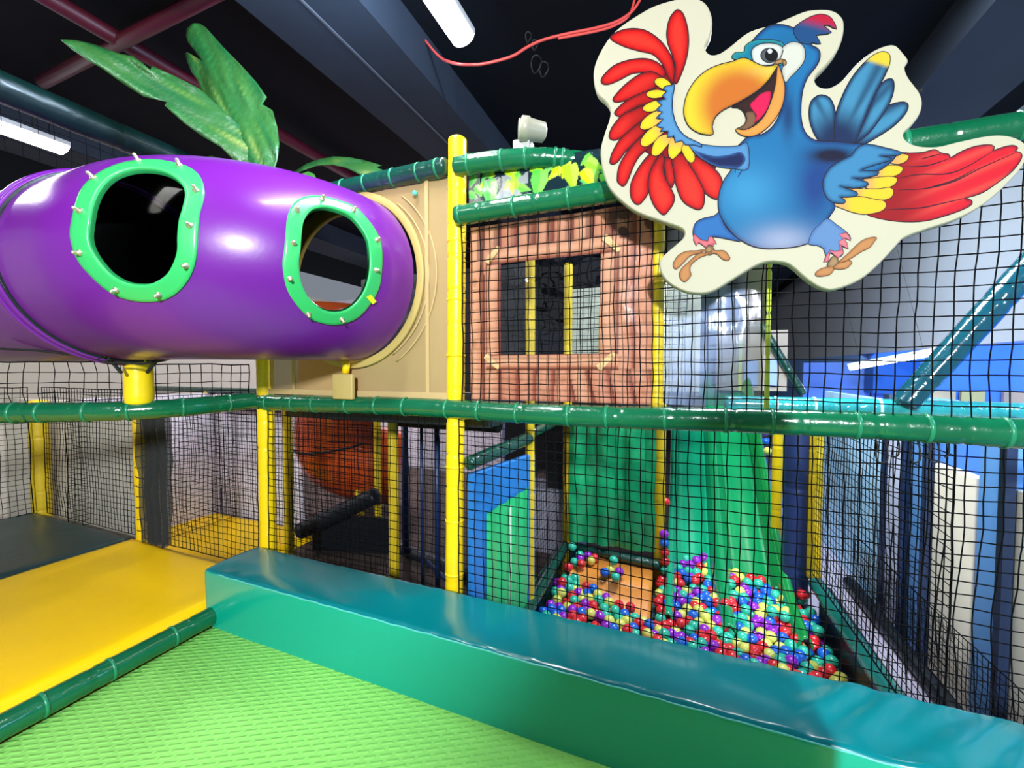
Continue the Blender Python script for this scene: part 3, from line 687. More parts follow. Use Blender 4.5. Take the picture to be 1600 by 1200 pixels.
# ------------------------------------------------------------------ slide
SG = mat('slide_green_plastic', (.008, .34, .17), .22, coat=.5)
SGD = mat('slide_divider_plastic', (.005, .24, .08), .2, coat=.6)
prof = smoothpath([(0, 3.0, -.42), (0, 3.35, -.36), (0, 3.7, -.20), (0, 4.1, .06), (0, 4.7, .52), (0, 5.3, .98), (0, 5.8, 1.25), (0, 6.6, 1.30)], 8)
xs = [(-.06, .17), (-.045, .21), (-.02, .16), (.0, .06), (.05, .015), (.15, .0), (.22, .02), (.27, .09), (.305, .19), (.34, .21), (.375, .17), (.42, .05), (.50, .0), (.62, .015), (.69, .07), (.72, .17), (.745, .22), (.775, .22), (.79, .15)]
SL = empty('slide', 'wide green two-lane slide running down into the ball pit', 'slide', loc=(.36, 3.2, -.45)); so = Vector(SL.location)
def slide_part(nm, cols_, m=SG):
    V = []; F = []; n = len(cols_)
    for p in prof:
        for x, h in cols_: V.append(Vector((x, p.y, p.z+h*1.15))-so)
    for i in range(len(prof)-1):
        for k in range(n-1): F.append((i*n+k, (i+1)*n+k, (i+1)*n+k+1, i*n+k+1))
    o = mk(nm, V, F, m, SL); s_ = o.modifiers.new('s', 'SUBSURF'); s_.levels = s_.render_levels = 1
    s2 = o.modifiers.new('t', 'SOLIDIFY'); s2.thickness = .012; s2.offset = -1; return o
slide_part('slide_lane', xs[3:8]); slide_part('lane_divider', xs[7:12], SGD); slide_part('slide_lane', xs[11:15], mat('slide_lane_shaded', (.006, .28, .09), .22, coat=.5))  # right lane: its shade put into a darker green
slide_part('side_lip', xs[:4]); slide_part('side_lip', xs[14:], mat('slide_lip_green', (.008, .24, .05), .16, coat=.7))

# ------------------------------------------------------------------ pit walls, step
box('pit_wall', -1.01, -.955, 2.70, 3.6, -.5, -.12, DKGREEN, bev=.01); tag(D2.objects['pit_wall'], 'dark green padded wall at the left side of the ball pit', 'pit wall')
o = box('pit_wall', .95, 1.02, 1.98, 3.5, -.5, -.04, BLACKPAD, bev=.01); tag(o, 'black padded wall at the right side of the ball pit', 'pit wall')
o = box('pit_wall', -.90, -.15, 3.60, 3.66, -.5, -.13, mat('petrol_pad', (.005, .045, .075), .4), bev=.01); tag(o, 'petrol blue padded board below the green strips', 'pit wall')
OR = mat('orange_vinyl', (.80, .29, .05), .3, bump=.25, bscale=6, coat=.3)
V = []; F = []; pr = [(3.56, -.135), (3.30, -.145), (3.25, -.155), (3.22, -.18), (3.19, -.24), (3.10, -.27), (3.03, -.31), (2.99, -.38), (2.98, -.48), (3.56, -.48)]
xx = np.linspace(-.80, -.165, 24)
for x in xx:
    for (y, z) in pr: V.append((x, y+.006*noise.noise(Vector((x*6, z*8, 0))), z+.008*noise.noise(Vector((x*5, y*5, 2)))))
n = len(pr)
for i in range(len(xx)-1):
    for k in range(n): F.append((i*n+k, (i+1)*n+k, (i+1)*n+(k+1) % n, i*n+(k+1) % n))
F.append(tuple(range(n-1, -1, -1))); F.append(tuple(range((len(xx)-1)*n, len(xx)*n)))
tag(mk('foam_step', V, F, OR), 'orange vinyl foam step half buried in balls below the green strips', 'step')

# ------------------------------------------------------------------ balls
BC = {'teal': (.03, .50, .33), 'red': (.72, .02, .03), 'blue': (.01, .12, .60), 'purple': (.30, .015, .52), 'pale yellow': (.72, .70, .13)}
def ballmesh(r=.0365, n=14, m_=9):
    V = [(0, 0, r)]; F = []
    for j in range(1, m_):
        for i in range(n): th = PI*j/m_; a = 2*PI*i/n; V.append((r*math.sin(th)*math.cos(a), r*math.sin(th)*math.sin(a), r*math.cos(th)))
    V.append((0, 0, -r)); b = len(V)-1
    for i in range(n): F.append((0, 1+i, 1+(i+1) % n)); F.append((b, b-n+(i+1) % n, b-n+i))
    for j in range(m_-2):
        for i in range(n): a = 1+j*n; F.append((a+i, a+n+i, a+n+(i+1) % n, a+(i+1) % n))
    return V, F
BM = {}
bV, bF = ballmesh()
for k, c in BC.items():
    me = D2.meshes.new('pit_ball'); me.from_pydata(bV, [], bF); me.polygons.foreach_set('use_smooth', [True]*len(me.polygons))
    me.materials.append(mat('ball_'+k.replace(' ', '_'), c, .28, coat=.35)); BM[k] = me
names = ['teal']*9+['red']*7+['blue']*5+['purple']*5+['pale yellow']*6
balls = []
def surf(x, y): return -.235+.03*noise.noise(Vector((x*2.2, y*2.2, 0)))+(.05 if x > .3 and y > 3.2 else 0)-(.05 if x > .75 else 0)+max(0, (y-3.4))*.25
d = .070
for layer in (0, 1):
    j = 0; y = 2.02+layer*.035
    while y < 4.05:
        x = -.86+(d/2 if j % 2 else 0)+layer*.03
        while x < .90:
            X, Y = x+random.uniform(-.012, .012), y+random.uniform(-.012, .012); Z = surf(X, Y)-layer*.055+random.uniform(-.014, .02)
            ok = True
            if -.86 < X < -.12 and Y > 3.24-.30*(X+.86)/.74:
                ok = False
            elif X < -.12 and Y > 2.97 and layer == 0: Z = max(Z, -.215+.5*(Y-2.97)*.3)+random.uniform(0, .02)
            if -.86 < X < -.12 and 2.86 < Y < 2.97: Z -= .0
            if X < -.12 and Y > 3.55: ok = False
            if -.09 < X < .80:                                # lie on the slide
                for p_, p2 in zip(prof, prof[1:]):
                    if p_.y <= Y < p2.y:
                        zs = p_.z+.05
                        if Z < zs: Z = zs+random.uniform(0, .012) if layer == 0 else -9
                if Y > 3.72+.12*math.sin(X*7): ok = False
            elif Y > 3.62: ok = False
            if ok and Z > -1 and not (layer == 1 and Y < 2.5): balls.append((X, Y, Z))
            x += d
        y += d*.87; j += 1
extra = [(-.80, 3.20, -.09), (-.78, 3.32, -.10), (-.72, 3.30, -.095), (-.83, 3.45, -.03), (-.77, 3.47, -.10), (-.70, 3.48, -.10), (-.64, 3.46, -.10), (-.66, 3.40, -.10), (-.75, 3.40, -.10),
         (-.48, 3.28, -.09), (-.41, 3.27, -.09), (-.46, 3.30, -.02), (-.43, 3.21, -.105), (-.52, 3.24, -.10), (-.72, 3.08, -.20), (-.65, 3.05, -.21), (-.78, 3.12, -.16), (-.60, 3.00, -.25), (-.5, 2.98, -.25), (-.33, 2.96, -.25), (-.22, 2.96, -.27),
         (-.80, 3.0, -.2), (-.82, 3.08, -.16), (-.74, 3.16, -.15)]
extra += [(-.085+.006*math.sin(i), 3.50+.01*i, -.20+.071*i) for i in range(6)]+[(-.085, 3.62, .40)]
extra += [(.84, 3.70, .02), (.83, 3.82, .10), (.80, 4.02, .25), (.815, 4.06, .36), (.84, 3.62, -.06), (.85, 3.50, -.13), (.80, 4.55, .72), (.80, 4.62, .80), (.80, 4.7, .88)]
eb = [(p, 1) for p in extra]
allb = [(p, 0) for p in balls]
vis = []; hid = []
for p, e in eb+allb:
    u, v = unproj(p); s = (Vector((p[0]/(1), p[1], p[2]))-CAM); zc = 1.5+(p[2]-1.5)*1.875/p[1]     # sight line height where it crosses the block
    (vis if zc > .315 and (e or p[2] > surf(p[0], p[1])-.04) else hid).append(p)
vis.sort(key=lambda p: (Vector(p)-CAM).length)
ind, rest = vis[:300], vis[300:]+hid
if len(vis) > 300:                                             # keep the loose ones on step and sides as individuals
    ex = set(extra); r2 = [p for p in vis[300:] if p in ex]; ind = [p for p in vis if p in ex]+[p for p in vis if p not in ex][:300-len(r2)-len([p for p in vis[:300] if p in ex])]
    si = set(ind); rest = [p for p in vis if p not in si]+hid
def zone(p):
    x, y, z = p
    if x < -.12 and y > 3.1 and z > -.14: return 'resting on the orange foam step'
    if x > .78 and y > 3.45: return 'wedged beside the slide and navy post'
    if -.12 < x < -.06 and y > 3.4: return 'stacked in the gap left of the slide'
    if x < -.55: return 'at the left rim of the ball pit'
    if x > .7: return 'at the right rim of the ball pit'
    if y > 3.35: return 'at the foot of the green slide'
    if y < 2.95: return 'at the near edge of the pit behind the green block'
    return 'in the middle of the ball pit, right of the orange step' if x > -.15 else 'just in front of the orange foam step'
for p in ind:
    k = random.choice(names); o = D2.objects.new('pit_ball', BM[k]); o.location = p; C.objects.link(o)
    o.rotation_euler = (random.random()*3, random.random()*3, 0)
    tag(o, f'{k} plastic ball {zone(p)}', 'ball', 'plastic balls in the ball pit')
V = []; F = []; mi = []
keys = list(BC)
bVn = np.array(bV)
for p in rest:
    b0 = len(V); V.extend((bVn+np.array(p)).tolist()); k = keys.index(random.choice(names))
    F.extend([tuple(a+b0 for a in f) for f in bF]); mi.extend([k]*len(bF))
o = mk('pit_balls', V, F, None); 
for k in keys: o.data.materials.append(MATS['ball_'+k.replace(' ', '_')])
o.data.polygons.foreach_set('material_index', mi)
tag(o, 'mass of mixed plastic balls filling the rest of the pit', 'balls', kind='stuff')
box('pit_floor', -.93, .95, 1.98, 4.0, -.49, -.36, mat('pit_pad', (.02, .08, .10), .6)); struct(D2.objects['pit_floor'])
o = box('foam_cube', .80, .87, 3.55, 3.62, -.02, .05, mat('magenta_foam', (.42, .015, .42), .35), bev=.006)
o.location = (0, 0, 0); tag(o, 'small magenta foam cube leaning on the navy post by the slide', 'cube')

# ------------------------------------------------------------------ inner things
# decks (dark underside)
o = box('play_deck', -2.55, -.98, 2.08, 3.6, 1.17, 1.25, BLACKPAD); tag(o, 'black padded upper deck seen from below behind the middle rail', 'deck')
o = box('play_deck', -.2, .9, 6.2, 8.0, 1.2, 1.28, DKGREEN); tag(o, 'dark deck at the top of the green slide', 'deck')
# white soft wall far left
o = box('soft_wall', -5.8, -4.34, 3.72, 3.80, -.5, .95, mat('soft_white', (.88, .83, .93), .6, var=.04), bev=.01); tag(o, 'white lavender padded wall behind the inner yellow pad', 'padded wall')
o = box('soft_wall', -5.92, -5.80, 2.3, 3.7, -.5, 1.18, mat('soft_white', (.88, .83, .93), .6)); tag(o, 'lavender padded side wall closing the left end of the inner yellow pad', 'padded wall')
o = box('soft_wall', -7.0, -4.22, 2.14, 2.2, -.5, 1.18, mat('beige_soft', (.62, .57, .48), .7, var=.05)); tag(o, 'beige padded wall behind the left nets', 'padded wall')
padded('padded_rail', 'dark purple padded bar over the white lavender wall', 'rail', [(-5.75, 3.70, 1.02), (-4.4, 3.70, 1.02)], .07, mat('plum_pad', (.10, .06, .16), .5), .5)
# orange slide tube
OT = mat('orange_plastic', (.62, .09, .015), .2, coat=.5)
Tt = empty('tube_slide', 'orange red tube slide hanging behind the inner nets', 'tube slide', loc=(-4.0, 4.3, -.2)); oo = Vector(Tt.location)
op = smoothpath([(-4.02, 4.15, 2.3), (-4.06, 4.15, 1.6), (-4.12, 4.15, 1.0), (-4.16, 4.15, .62), (-4.12, 4.2, .42), (-3.95, 4.35, .28), (-3.6, 4.65, .15)], 8)
V, F = tube(op, .51, 40, False); o = mk('tube_shell', [v-oo for v in V], F, OT, Tt); o.modifiers.new('s', 'SOLIDIFY').thickness = .02
for t, m_ in ((.27, mat('orange_seam', (.8, .35, .15), .3)), (.56, BLACKPAD)):
    i = int(t*(len(op)-1)); c = op[i]; ax = (op[min(i+1, len(op)-1)]-op[i-1]).normalized()
    V, F = tube([c-ax*.01, c-ax*.009, c+ax*.009, c+ax*.01], [.505, .53, .53, .505], 40, False); mk('joint_flange', [v-oo for v in V], F, m_, Tt)
V, F = tube([(-3.75, 4.05, .1), (-3.6, 4.0, -.5)], .045, 10); mk('support_leg', [Vector(v)-oo for v in V], F, YELLOWD, Tt)
o = mk('padded_board', *boxm(0, .88, 0, .05, -.49, -.10), BLACKPAD, smooth=False); o.location = (-3.72, 3.34, 0); o.rotation_euler = (0, 0, .26); tag(o, 'black board under the sloping padded bar below the orange tube', 'board')
# mesh door
DR = empty('mesh_door', 'black-framed mesh door with navy bars behind the tall yellow post', 'door', loc=(-2.1, 3.3, -.4)); do = Vector(DR.location)
def bar(a, b, r, m): V, F = tube([Vector(a)-do, Vector(b)-do], r, 8); return V, F
mk('door_frame', *bar((-2.60, 3.50, -.4), (-2.60, 3.50, 1.1), .035, NAVY), NAVY, DR)
mk('door_frame', *bar((-1.90, 3.0, -.4), (-1.90, 3.0, 1.1), .022, NAVY), NAVY, DR)
mk('door_frame', *bar((-2.30, 3.35, -.33), (-1.60, 2.9, -.33), .022, NAVY), NAVY, DR)
mk('door_frame', *bar((-2.02, 2.95, -.4), (-2.02, 2.95, 1.1), .014, NAVY), NAVY, DR)
V = [Vector(p)-do for p in ((-2.3, 3.34, -.3), (-1.6, 2.9, -.3), (-1.6, 2.9, 1.05), (-2.3, 3.34, 1.05))]
mk('door_mesh', V, [(0, 1, 2, 3)], mat('sheer_mesh', (.05, .05, .06), .9, alpha=.35), DR)
# dark box and pale board seen through the gap beside the blue panel
o = box('equipment_box', -1.32, -.95, 4.3, 4.6, .2, .72, mat('matt_black_box', (.012, .013, .015), .5), bev=.01); tag(o, 'black box seen through the gap right of the blue panel', 'box')
o = box('pale_board', -1.7, -.95, 4.25, 4.65, -.5, .2, mat('pale_board_m', (.45, .44, .56), .6)); tag(o, 'pale lavender board below the black box in the gap', 'board')
o = box('dark_backdrop', -3.3, -1.25, 3.68, 3.70, 1.27, 2.5, mat('backdrop_black', (.02, .022, .028), .3, bump=.3, bscale=14, coat=.4)); tag(o, 'black sheet added for the dark inside the upper deck, seen through the right tube window', 'screen')  # added black sheet standing in for the unlit space
o = box('grey_screen', -1.2, .2, 4.6, 4.63, 1.27, 2.4, mat('grey_green_print', (.60, .62, .50), .5, var=.4, vscale=14)); tag(o, 'grey green screen far behind the log-print window', 'screen')
o = box('play_deck', -2.9, .2, 3.7, 4.9, 1.17, 1.26, BLACKPAD); tag(o, 'rear upper deck carrying the grey green screen', 'deck')
# far beige play house behind the curtain
PH = box('play_house', .42, 1.15, 5.55, 5.62, 1.25, 1.95, mat('beige_print', (.42, .36, .30), .6, var=.2, vscale=6)); tag(PH, 'beige brown printed play house wall behind the thin diagonal brace', 'play house')
box('window_blue', .72, .86, 5.53, 5.56, 1.30, 1.60, mat('pale_blue_pane', (.30, .45, .80), .4), PH)
box('window_blue', .93, 1.05, 5.53, 5.56, 1.30, 1.62, mat('pale_blue_pane', (.30, .45, .80), .4), PH)
box('corner_strip', .655, .69, 5.52, 5.56, 1.25, 1.93, mat('lime_strip', (.6, .66, .2), .5), PH)
# blue side area with pillars and cream panels
PB = mat('blue_pillar', (.13, .34, .74), .45, bump=.05); PDK = mat('dark_blue_pillar', (.012, .03, .09), .5); PBL = mat('light_blue_panel', (.45, .74, .98), .6)
CRM = mat('cream_panel', (.95, .86, .72), .6); LVP = mat('lavender_panel', (.66, .70, .92), .6)
side = [('side_panel', 4.32, 5.75, PBL, 1.25, 'light blue side panel right of the far right pit post'),
        ('side_pillar', 4.20, 4.31, PDK, 1.3, 'narrow dark pillar at the right edge of the light blue panel'),
        ('side_panel', 3.86, 4.19, LVP, 1.25, 'lavender side panel between dark and blue pillars'),
        ('side_pillar', 3.57, 3.84, PB, 1.3, 'blue pillar left of the wide cream panel'),
        ('side_panel', 3.13, 3.55, CRM, .885, 'wide cream panel between two blue pillars at right'),
        ('side_pillar', 2.86, 3.11, PB, 1.3, 'broad blue pillar near the right edge'),
        ('side_panel', 2.2, 2.84, CRM, .90, 'cream panel at the right edge of the picture')]
for nm, y0, y1, m, zt, lab in side:
    o = box(nm, 1.57, 1.63 if 'panel' in nm else 1.70, y0, y1, -.49, zt, m, bev=.008); tag(o, lab, 'pillar' if 'pillar' in nm else 'panel')
for y in (3.56, 2.85, 3.85):
    o = box('pillar_edge', 1.525, 1.565, y-.03, y+.02, -.49, 1.26, PDK); tag(o, 'dark vertical strip beside a cream or blue panel at right', 'strip', 'dark strips on the side panels')
o = padded('padded_rail', 'black padded kerb on the pale floor outside the ball pit', 'rail', [(1.47, 2.0, -.44), (1.47, 4.6, -.44)], .05, BLACKPAD, .5)
o = box('wall_cabinet', 3.0, 3.6, 8.6, 8.95, 1.1, 1.62, mat('blue_cabinet', (.01, .08, .28), .4)); tag(o, 'dark blue cabinet on the far blue wall under the strip light', 'cabinet')
for x, c in ((3.9, (.9, .5, .2)), (4.25, (.9, .55, .15)), (4.75, (.75, .4, .2))):
    o = box('wall_picture', x, x+.28, 8.9, 8.96, .8, 1.15, mat('orange_print_%d' % (x*10), c, .5)); tag(o, 'small orange poster on the far blue wall at right', 'poster', 'orange posters on the far wall')

# ------------------------------------------------------------------ lamps and ceiling things
def strip_lamp(x, y0, y1, z, label, wd=.12):
    o = empty('strip_lamp', label, 'ceiling lamp', loc=(x, (y0+y1)/2, z)); c = Vector(o.location); h = (y1-y0)/2
    box('lamp_housing', -wd/2, wd/2, -h, h, .03, .07, LAMPBODY, o, .008)
    V = []; F = []; n = 10
    for yy in (-h+.01, h-.01):
        for k in range(n+1): a = PI*k/n; V.append((-wd*.47*math.cos(a), yy, .03-.05*math.sin(a)))
    for k in range(n): F.append((k, k+1, n+2+k, n+1+k))
    F.append(tuple(range(n+1))); F.append(tuple(range(2*n+1, n, -1)))
    mk('diffuser', V, F, WHITELAMP, o)
    for yy in (-h*.7, h*.7):
        V, F = tube([(0, yy, .07), (0, yy, 4.0-z if z > 3 else 2.38)], .004 if z > 3 else .0015, 6); mk('hanging_wire', V, F, ROPE, o)
    return o
strip_lamp(-1.19, .75, 2.20, 3.40, 'bright white strip lamp hanging under the ceiling at the top centre', .15)
strip_lamp(-5.33, .7, 2.08, 3.52, 'strip lamp seen through the net at the upper left edge', .24)
o = strip_lamp(0, -.43, .43, 1.6, 'distant strip lamp in front of the blue wall at right', .09); a_, b_ = pd(1342, 574, 5.3), pd(1450, 555, 4.75); o.location = (a_+b_)/2; o.rotation_euler = (b_-a_).to_track_quat('Y', 'Z').to_euler()
REDP = mat('dark_red_pipe', (.075, .005, .014), .45)
V, F = tube([(-3.75, -3, 3.86), (-3.75, 9, 3.86)], .055, 12); tag(mk('sprinkler_pipe', V, F, REDP), 'long dark red pipe running away under the black ceiling at upper left', 'pipe')
V, F = tube([(-4.85, 1.77, 3.84), (-2.2, 1.77, 3.84)], .045, 12); tag(mk('sprinkler_pipe', V, F, REDP), 'dark red cross pipe under the ceiling behind the palm leaf', 'pipe')
CORD = mat('red_cord', (.75, .08, .07), .4)
RC = rope('red_cable', 'red cable drooping below the black ceiling beside the parrot', [pd(640, 30, 3.4), pd(680, 82, 2.9)]+[pd(u, v, 2.55) for u, v in ((706, 98), (740, 101), (765, 98), (800, 88), (825, 73), (850, 62), (890, 52), (930, 44), (965, 33), (990, 15), (1004, -12), (1012, -60), (1016, -130))], .0085, CORD, 'cable')
rope('cable_strand', None, [pd(u, v, 2.56) for u, v in ((872, 60), (900, 55), (935, 48), (960, 40), (983, 24), (994, -10))], .0075, CORD, parent=RC)
for i, (a, b) in enumerate((((783, 0), (880, 220)), ((845, 0), (905, 215)), ((760, 0), (860, 190)))):
    P = [pd(a[0], a[1]-20, 3.6), pd((a[0]+b[0])/2-6, (a[1]+b[1])/2, 4.4), pd(b[0], b[1], 5.2)]
    rope('ceiling_cable', ('leftmost', 'middle', 'rightmost')[(1, 2, 0)[i]]+' of three dark cables under the ceiling above the arched rail', P, .02, mat('dark_cable', (.004, .004, .005), .6), 'cable')
for u, v, s in ((826, 58, .02), (838, 100, .035), (850, 108, .03), (836, 70, .02)):
    c = pd(u, v, 2.7); V, F = tube([c+Vector((s*math.cos(a), .01*math.sin(2*a), 1.6*s*math.sin(a))) for a in np.linspace(0, 2*PI, 16)], .005, 6, False)
    mk('cable_loop', V, F, mat('dark_cable', (.004, .004, .005), .6), RC)
# spot lamp with its box above the arched rail
SP = empty('spot_lamp', 'cream spot lamp standing on a small white box above the arched rail', 'spot lamp', loc=(-.78, 2.05, 2.65)); s0 = Vector(SP.location)
c = py(818, 231, 2.05)-s0; o = box('junction_box', c.x-.045, c.x+.045, -.04, .04, c.z-.032, c.z+.028, mat('white_box', (.45, .45, .42), .5), SP, .004)
V, F = tube([(c.x-.045, 0, -.02), (c.x+.10, 0, -.025)], .006, 6); mk('mount_plate', V, F, CREAM, SP)
c2 = py(831, 203, 2.02)-s0
V, F = tube([c2+Vector((-.055, -.03, .004)), c2+Vector((-.050, -.028, .003)), c2+Vector((-.018, -.01, 0)), c2+Vector((-.012, -.008, 0)), c2+Vector((.055, .03, -.01)), c2+Vector((.06, .034, -.01))], [.045, .058, .060, .052, .046, .03], 24); mk('lamp_head', V, F, CREAM, SP)
V, F = tube([c2+Vector((-.056, -.031, .004)), c2+Vector((-.060, -.033, .004))], [.046, .04], 20); mk('lens', V, F, mat('lens_glass', (.6, .6, .5), .1), SP)
V, F = tube([c2+Vector((0, 0, -.04)), c+Vector((.02, 0, .02))], .007, 8); mk('bracket', V, F, CREAM, SP)
V, F = tube([c+Vector((-.045, 0, .035)), c+Vector((-.02, 0, .025))], .004, 6); mk('toggle', V, F, CREAM, SP)

# ------------------------------------------------------------------ palm leaves
LEAF = mat('palm_fabric', rough=.40, vcol=True, bump=.6, bscale=13, coat=.08, spec=.45)
def leaf(name, P, tfun, label, axis, hue=(.010, .085, .022), sub=1, parent=None, seed=0):
    P = np.array(P, float); pts, F = fill2d(P, 4.5); a, b = np.array(axis[0], float), np.array(axis[1], float); ab = b-a; Lx = np.hypot(*ab); t = (pts-a)@ab/Lx**2; s = ((pts-a)@np.array([-ab[1], ab[0]]))/Lx
    V = []; cols = []
    for (u, v), tt, ss in zip(pts, t, s):
        rr = noise.noise(Vector((tt*4+seed, ss*.09, 0))); r2 = noise.noise(Vector((tt*3, ss*.16+tt*3, seed+5)))
        V.append(pd(u, v, tfun(u, v)+.0009*abs(ss)+.035*rr*min(1, abs(ss)/20)))
        c = mixc(hue, (.035, .12, .02), .5+r2); c = mixc(c, (.25, .28, .06), max(0, r2-.40)*1.5)  # yellowish streaks: shine on the fabric wrinkles painted into the colour
        cols.append(mixc(c, (.015, .16, .03), max(0, 1-abs(ss)/2.2)*.7))
    o = mk(name, V, F, LEAF, parent, cols=cols); m_ = o.modifiers.new('t', 'SOLIDIFY'); m_.thickness = .004
    if label: tag(o, label, 'palm leaf')
    return o
A_ = zpx([(380, 250), (430, 252), (470, 256), (540, 268), (600, 285), (680, 315), (750, 340), (830, 355), (880, 390), (940, 440), (950, 415), (1080, 470), (1170, 515), (1250, 560), (1320, 620), (1380, 680), (1440, 730), (1500, 790), (1560, 850), (1640, 930), (1700, 1010), (1690, 1075), (1600, 1060), (1490, 1025), (1450, 990), (1380, 920), (1260, 850), (1150, 770), (1030, 660), (1045, 640), (900, 605), (780, 530), (640, 430), (560, 385), (450, 310)], 0, 0, 4)
leaf('palm_leaf', A_, lambda u, v: 2.36-(400-u)*.0012, 'long green fabric palm leaf pointing to the upper left', ((98, 63), (420, 268)), seed=1)
B_ = zpx([(1210, 148), (1250, 150), (1290, 175), (1320, 210), (1400, 300), (1500, 400), (1600, 510), (1668, 610), (1640, 655), (1704, 690), (1735, 800), (1745, 900), (1735, 1000), (1708, 1090), (1600, 1080), (1540, 1050), (1480, 960), (1430, 850), (1380, 690), (1270, 580), (1235, 500), (1200, 450), (1175, 390), (1158, 335), (1175, 328), (1210, 350), (1270, 385), (1220, 320), (1180, 270), (1166, 230), (1170, 180)], 0, 0, 4)
leaf('palm_leaf', B_, lambda u, v: 2.32+(270-v)*.0006, 'broad upright green fabric palm leaf above the purple tube', ((303, 37), (405, 268)), seed=3)
leaf('palm_leaf', [(442, 282), (460, 268), (480, 256), (500, 249), (520, 245), (545, 246), (570, 251), (597, 259), (588, 261), (600, 267), (606, 273), (590, 275), (570, 277), (553, 268), (540, 262), (520, 258), (495, 259), (470, 268), (452, 284)], lambda u, v: 3.1, 'arching green palm leaf behind the tube, right of the upright leaf', ((442, 283), (600, 264)), seed=5)
leaf('palm_leaf', [(448, 281), (465, 274), (482, 268), (491, 272), (497, 284), (490, 292), (470, 292), (455, 286)], lambda u, v: 2.95, 'small green palm leaf tip just above the purple tube', ((448, 283), (496, 282)), hue=(.06, .26, .05), seed=6)
leaf('palm_leaf', [(310, 248), (332, 244), (350, 249), (368, 256), (385, 268), (360, 268), (335, 262)], lambda u, v: 2.5, 'small olive leaf tip behind the left window of the tube', ((310, 248), (372, 262)), hue=(.10, .22, .03), seed=7)
for lf, P in (('arching green', [pd(443, 283, 3.1), pd(441, 300, 3.1), py(452, 318, 2.02)]), ('small green', [pd(450, 284, 2.95), pd(452, 300, 2.7), py(462, 318, 2.0)])):
    V, F = tube(smoothpath(P, 5), .010, 6); mk('leaf_stem', V, F, mat('stem_green', (.02, .14, .03), .5), [o for o in C.objects if o.get('label', '').startswith(lf)][0])
V, F = tube(smoothpath([pd(405, 262, 2.36), pd(422, 285, 2.5), pd(432, 330, 2.7)], 6), .014, 8); mk('leaf_stem', V, F, mat('stem_green', (.02, .14, .03), .5), [o for o in C.objects if o.get('label', '').startswith('broad upright')][0])

# ------------------------------------------------------------------ parrot sign
YP = 1.80; INK = .60                                            # print density
PARROT = empty('parrot_sign', 'large white-edged cut-out sign of a blue cartoon parrot with red wings', 'sign', loc=py(1200, 230, YP)); po = Vector(PARROT.location)
board = [(1060, -3), (1085, -4), (1100, 2), (1109, 14), (1113, 32), (1110, 55), (1102, 72), (1109, 84), (1123, 83), (1140, 72), (1170, 49), (1210, 36), (1253, 18), (1272, 14), (1295, 14), (1310, 20), (1319, 33), (1318, 55), (1308, 80), (1290, 103), (1277, 116), (1274, 126), (1281, 135), (1297, 136), (1318, 123), (1340, 98), (1362, 80), (1385, 70), (1400, 70), (1412, 82), (1420, 94), (1415, 105), (1420, 120), (1437, 143), (1442, 160), (1438, 178), (1425, 196), (1413, 208), (1417, 219), (1435, 227), (1465, 228), (1500, 220), (1545, 211), (1575, 211), (1597, 219), (1606, 230), (1605, 246), (1595, 265), (1565, 297), (1530, 325), (1490, 345), (1450, 358), (1415, 371), (1403, 382), (1381, 406), (1355, 430), (1331, 444), (1302, 453), (1283, 450), (1267, 441), (1253, 430), (1242, 420), (1227, 411), (1202, 409), (1184, 414), (1161, 427), (1129, 447), (1112, 456), (1094, 459), (1071, 456), (1047, 444), (1034, 429), (1030, 412), (1037, 399), (1056, 382), (1068, 370), (1066, 358), (1037, 347), (1000, 334), (975, 318), (952, 294), (941, 264), (938, 234), (944, 209), (952, 185), (953, 172), (947, 160), (932, 145), (927, 117), (932, 92), (950, 60), (970, 40), (1000, 20), (1025, 7)]
PRB = mat('sign_print', rough=.6, vcol=True, bump=.05, bscale=8, spec=.12)
BRD = mat('sign_foam', (.42, .385, .29), .55, bump=.15, bscale=5, spec=.2)
def art(name, P, fillc, edgec=None, k=6., y=0., outline=1.3, parent=PARROT, smooth=4, fn=None, step=4., oc=(.012, .008, .02)):
    P = cr(P, smooth) if smooth else np.array(P, float)
    if outline:
        g = grow(P, outline); pts, F = fill2d(g, 30); V = [py(u, v, YP-y*.25+.0001)-po for u, v in pts]
        cols = np.tile(oc, (len(V), 1)); 
    pts2, F2 = fill2d(P, step); d_ = edist(P, pts2); V2 = [py(u, v, YP-y*.25)-po for u, v in pts2]
    fillc = np.array(fillc); edgec = fillc*.35 if edgec is None else np.array(edgec)
    t = sm(d_/k)[:, None]; c2 = edgec*(1-t)+fillc*t
    if fn is not None: c2 = fn(pts2, c2, d_)
    if outline:
        b0 = len(V); V = V+V2; F = F+[tuple(i+b0 for i in f) for f in F2]; cols = np.vstack([cols, c2])
    else: V, F, cols = V2, F2, c2
    return mk(name, V, F, PRB, parent, cols=np.asarray(cols)*INK)
def stroke(P, wd, y, col=(.02, .005, .015), parent=PARROT, name='drawn_line'):
    P = np.array([tuple(q) for q in smoothpath([Vector((a, b, 0)) for a, b in P], 6)])[:, :2]; T_ = np.gradient(P, axis=0); T_ /= np.hypot(*T_.T)[:, None]+1e-9
    n = len(P); V = []; F = []
    for i in range(n):
        w_ = wd*(math.sin(PI*(i+.6)/(n+.2))**.5); nn = np.array([-T_[i][1], T_[i][0]])*w_/2
        for s_ in (1, -1): q = P[i]+nn*s_; V.append(py(q[0], q[1], YP-y*.25)-po)
    for i in range(n-1): F.append((2*i, 2*i+1, 2*i+3, 2*i+2))
    return mk(name, V, F, PRB, parent, cols=[col]*len(V))
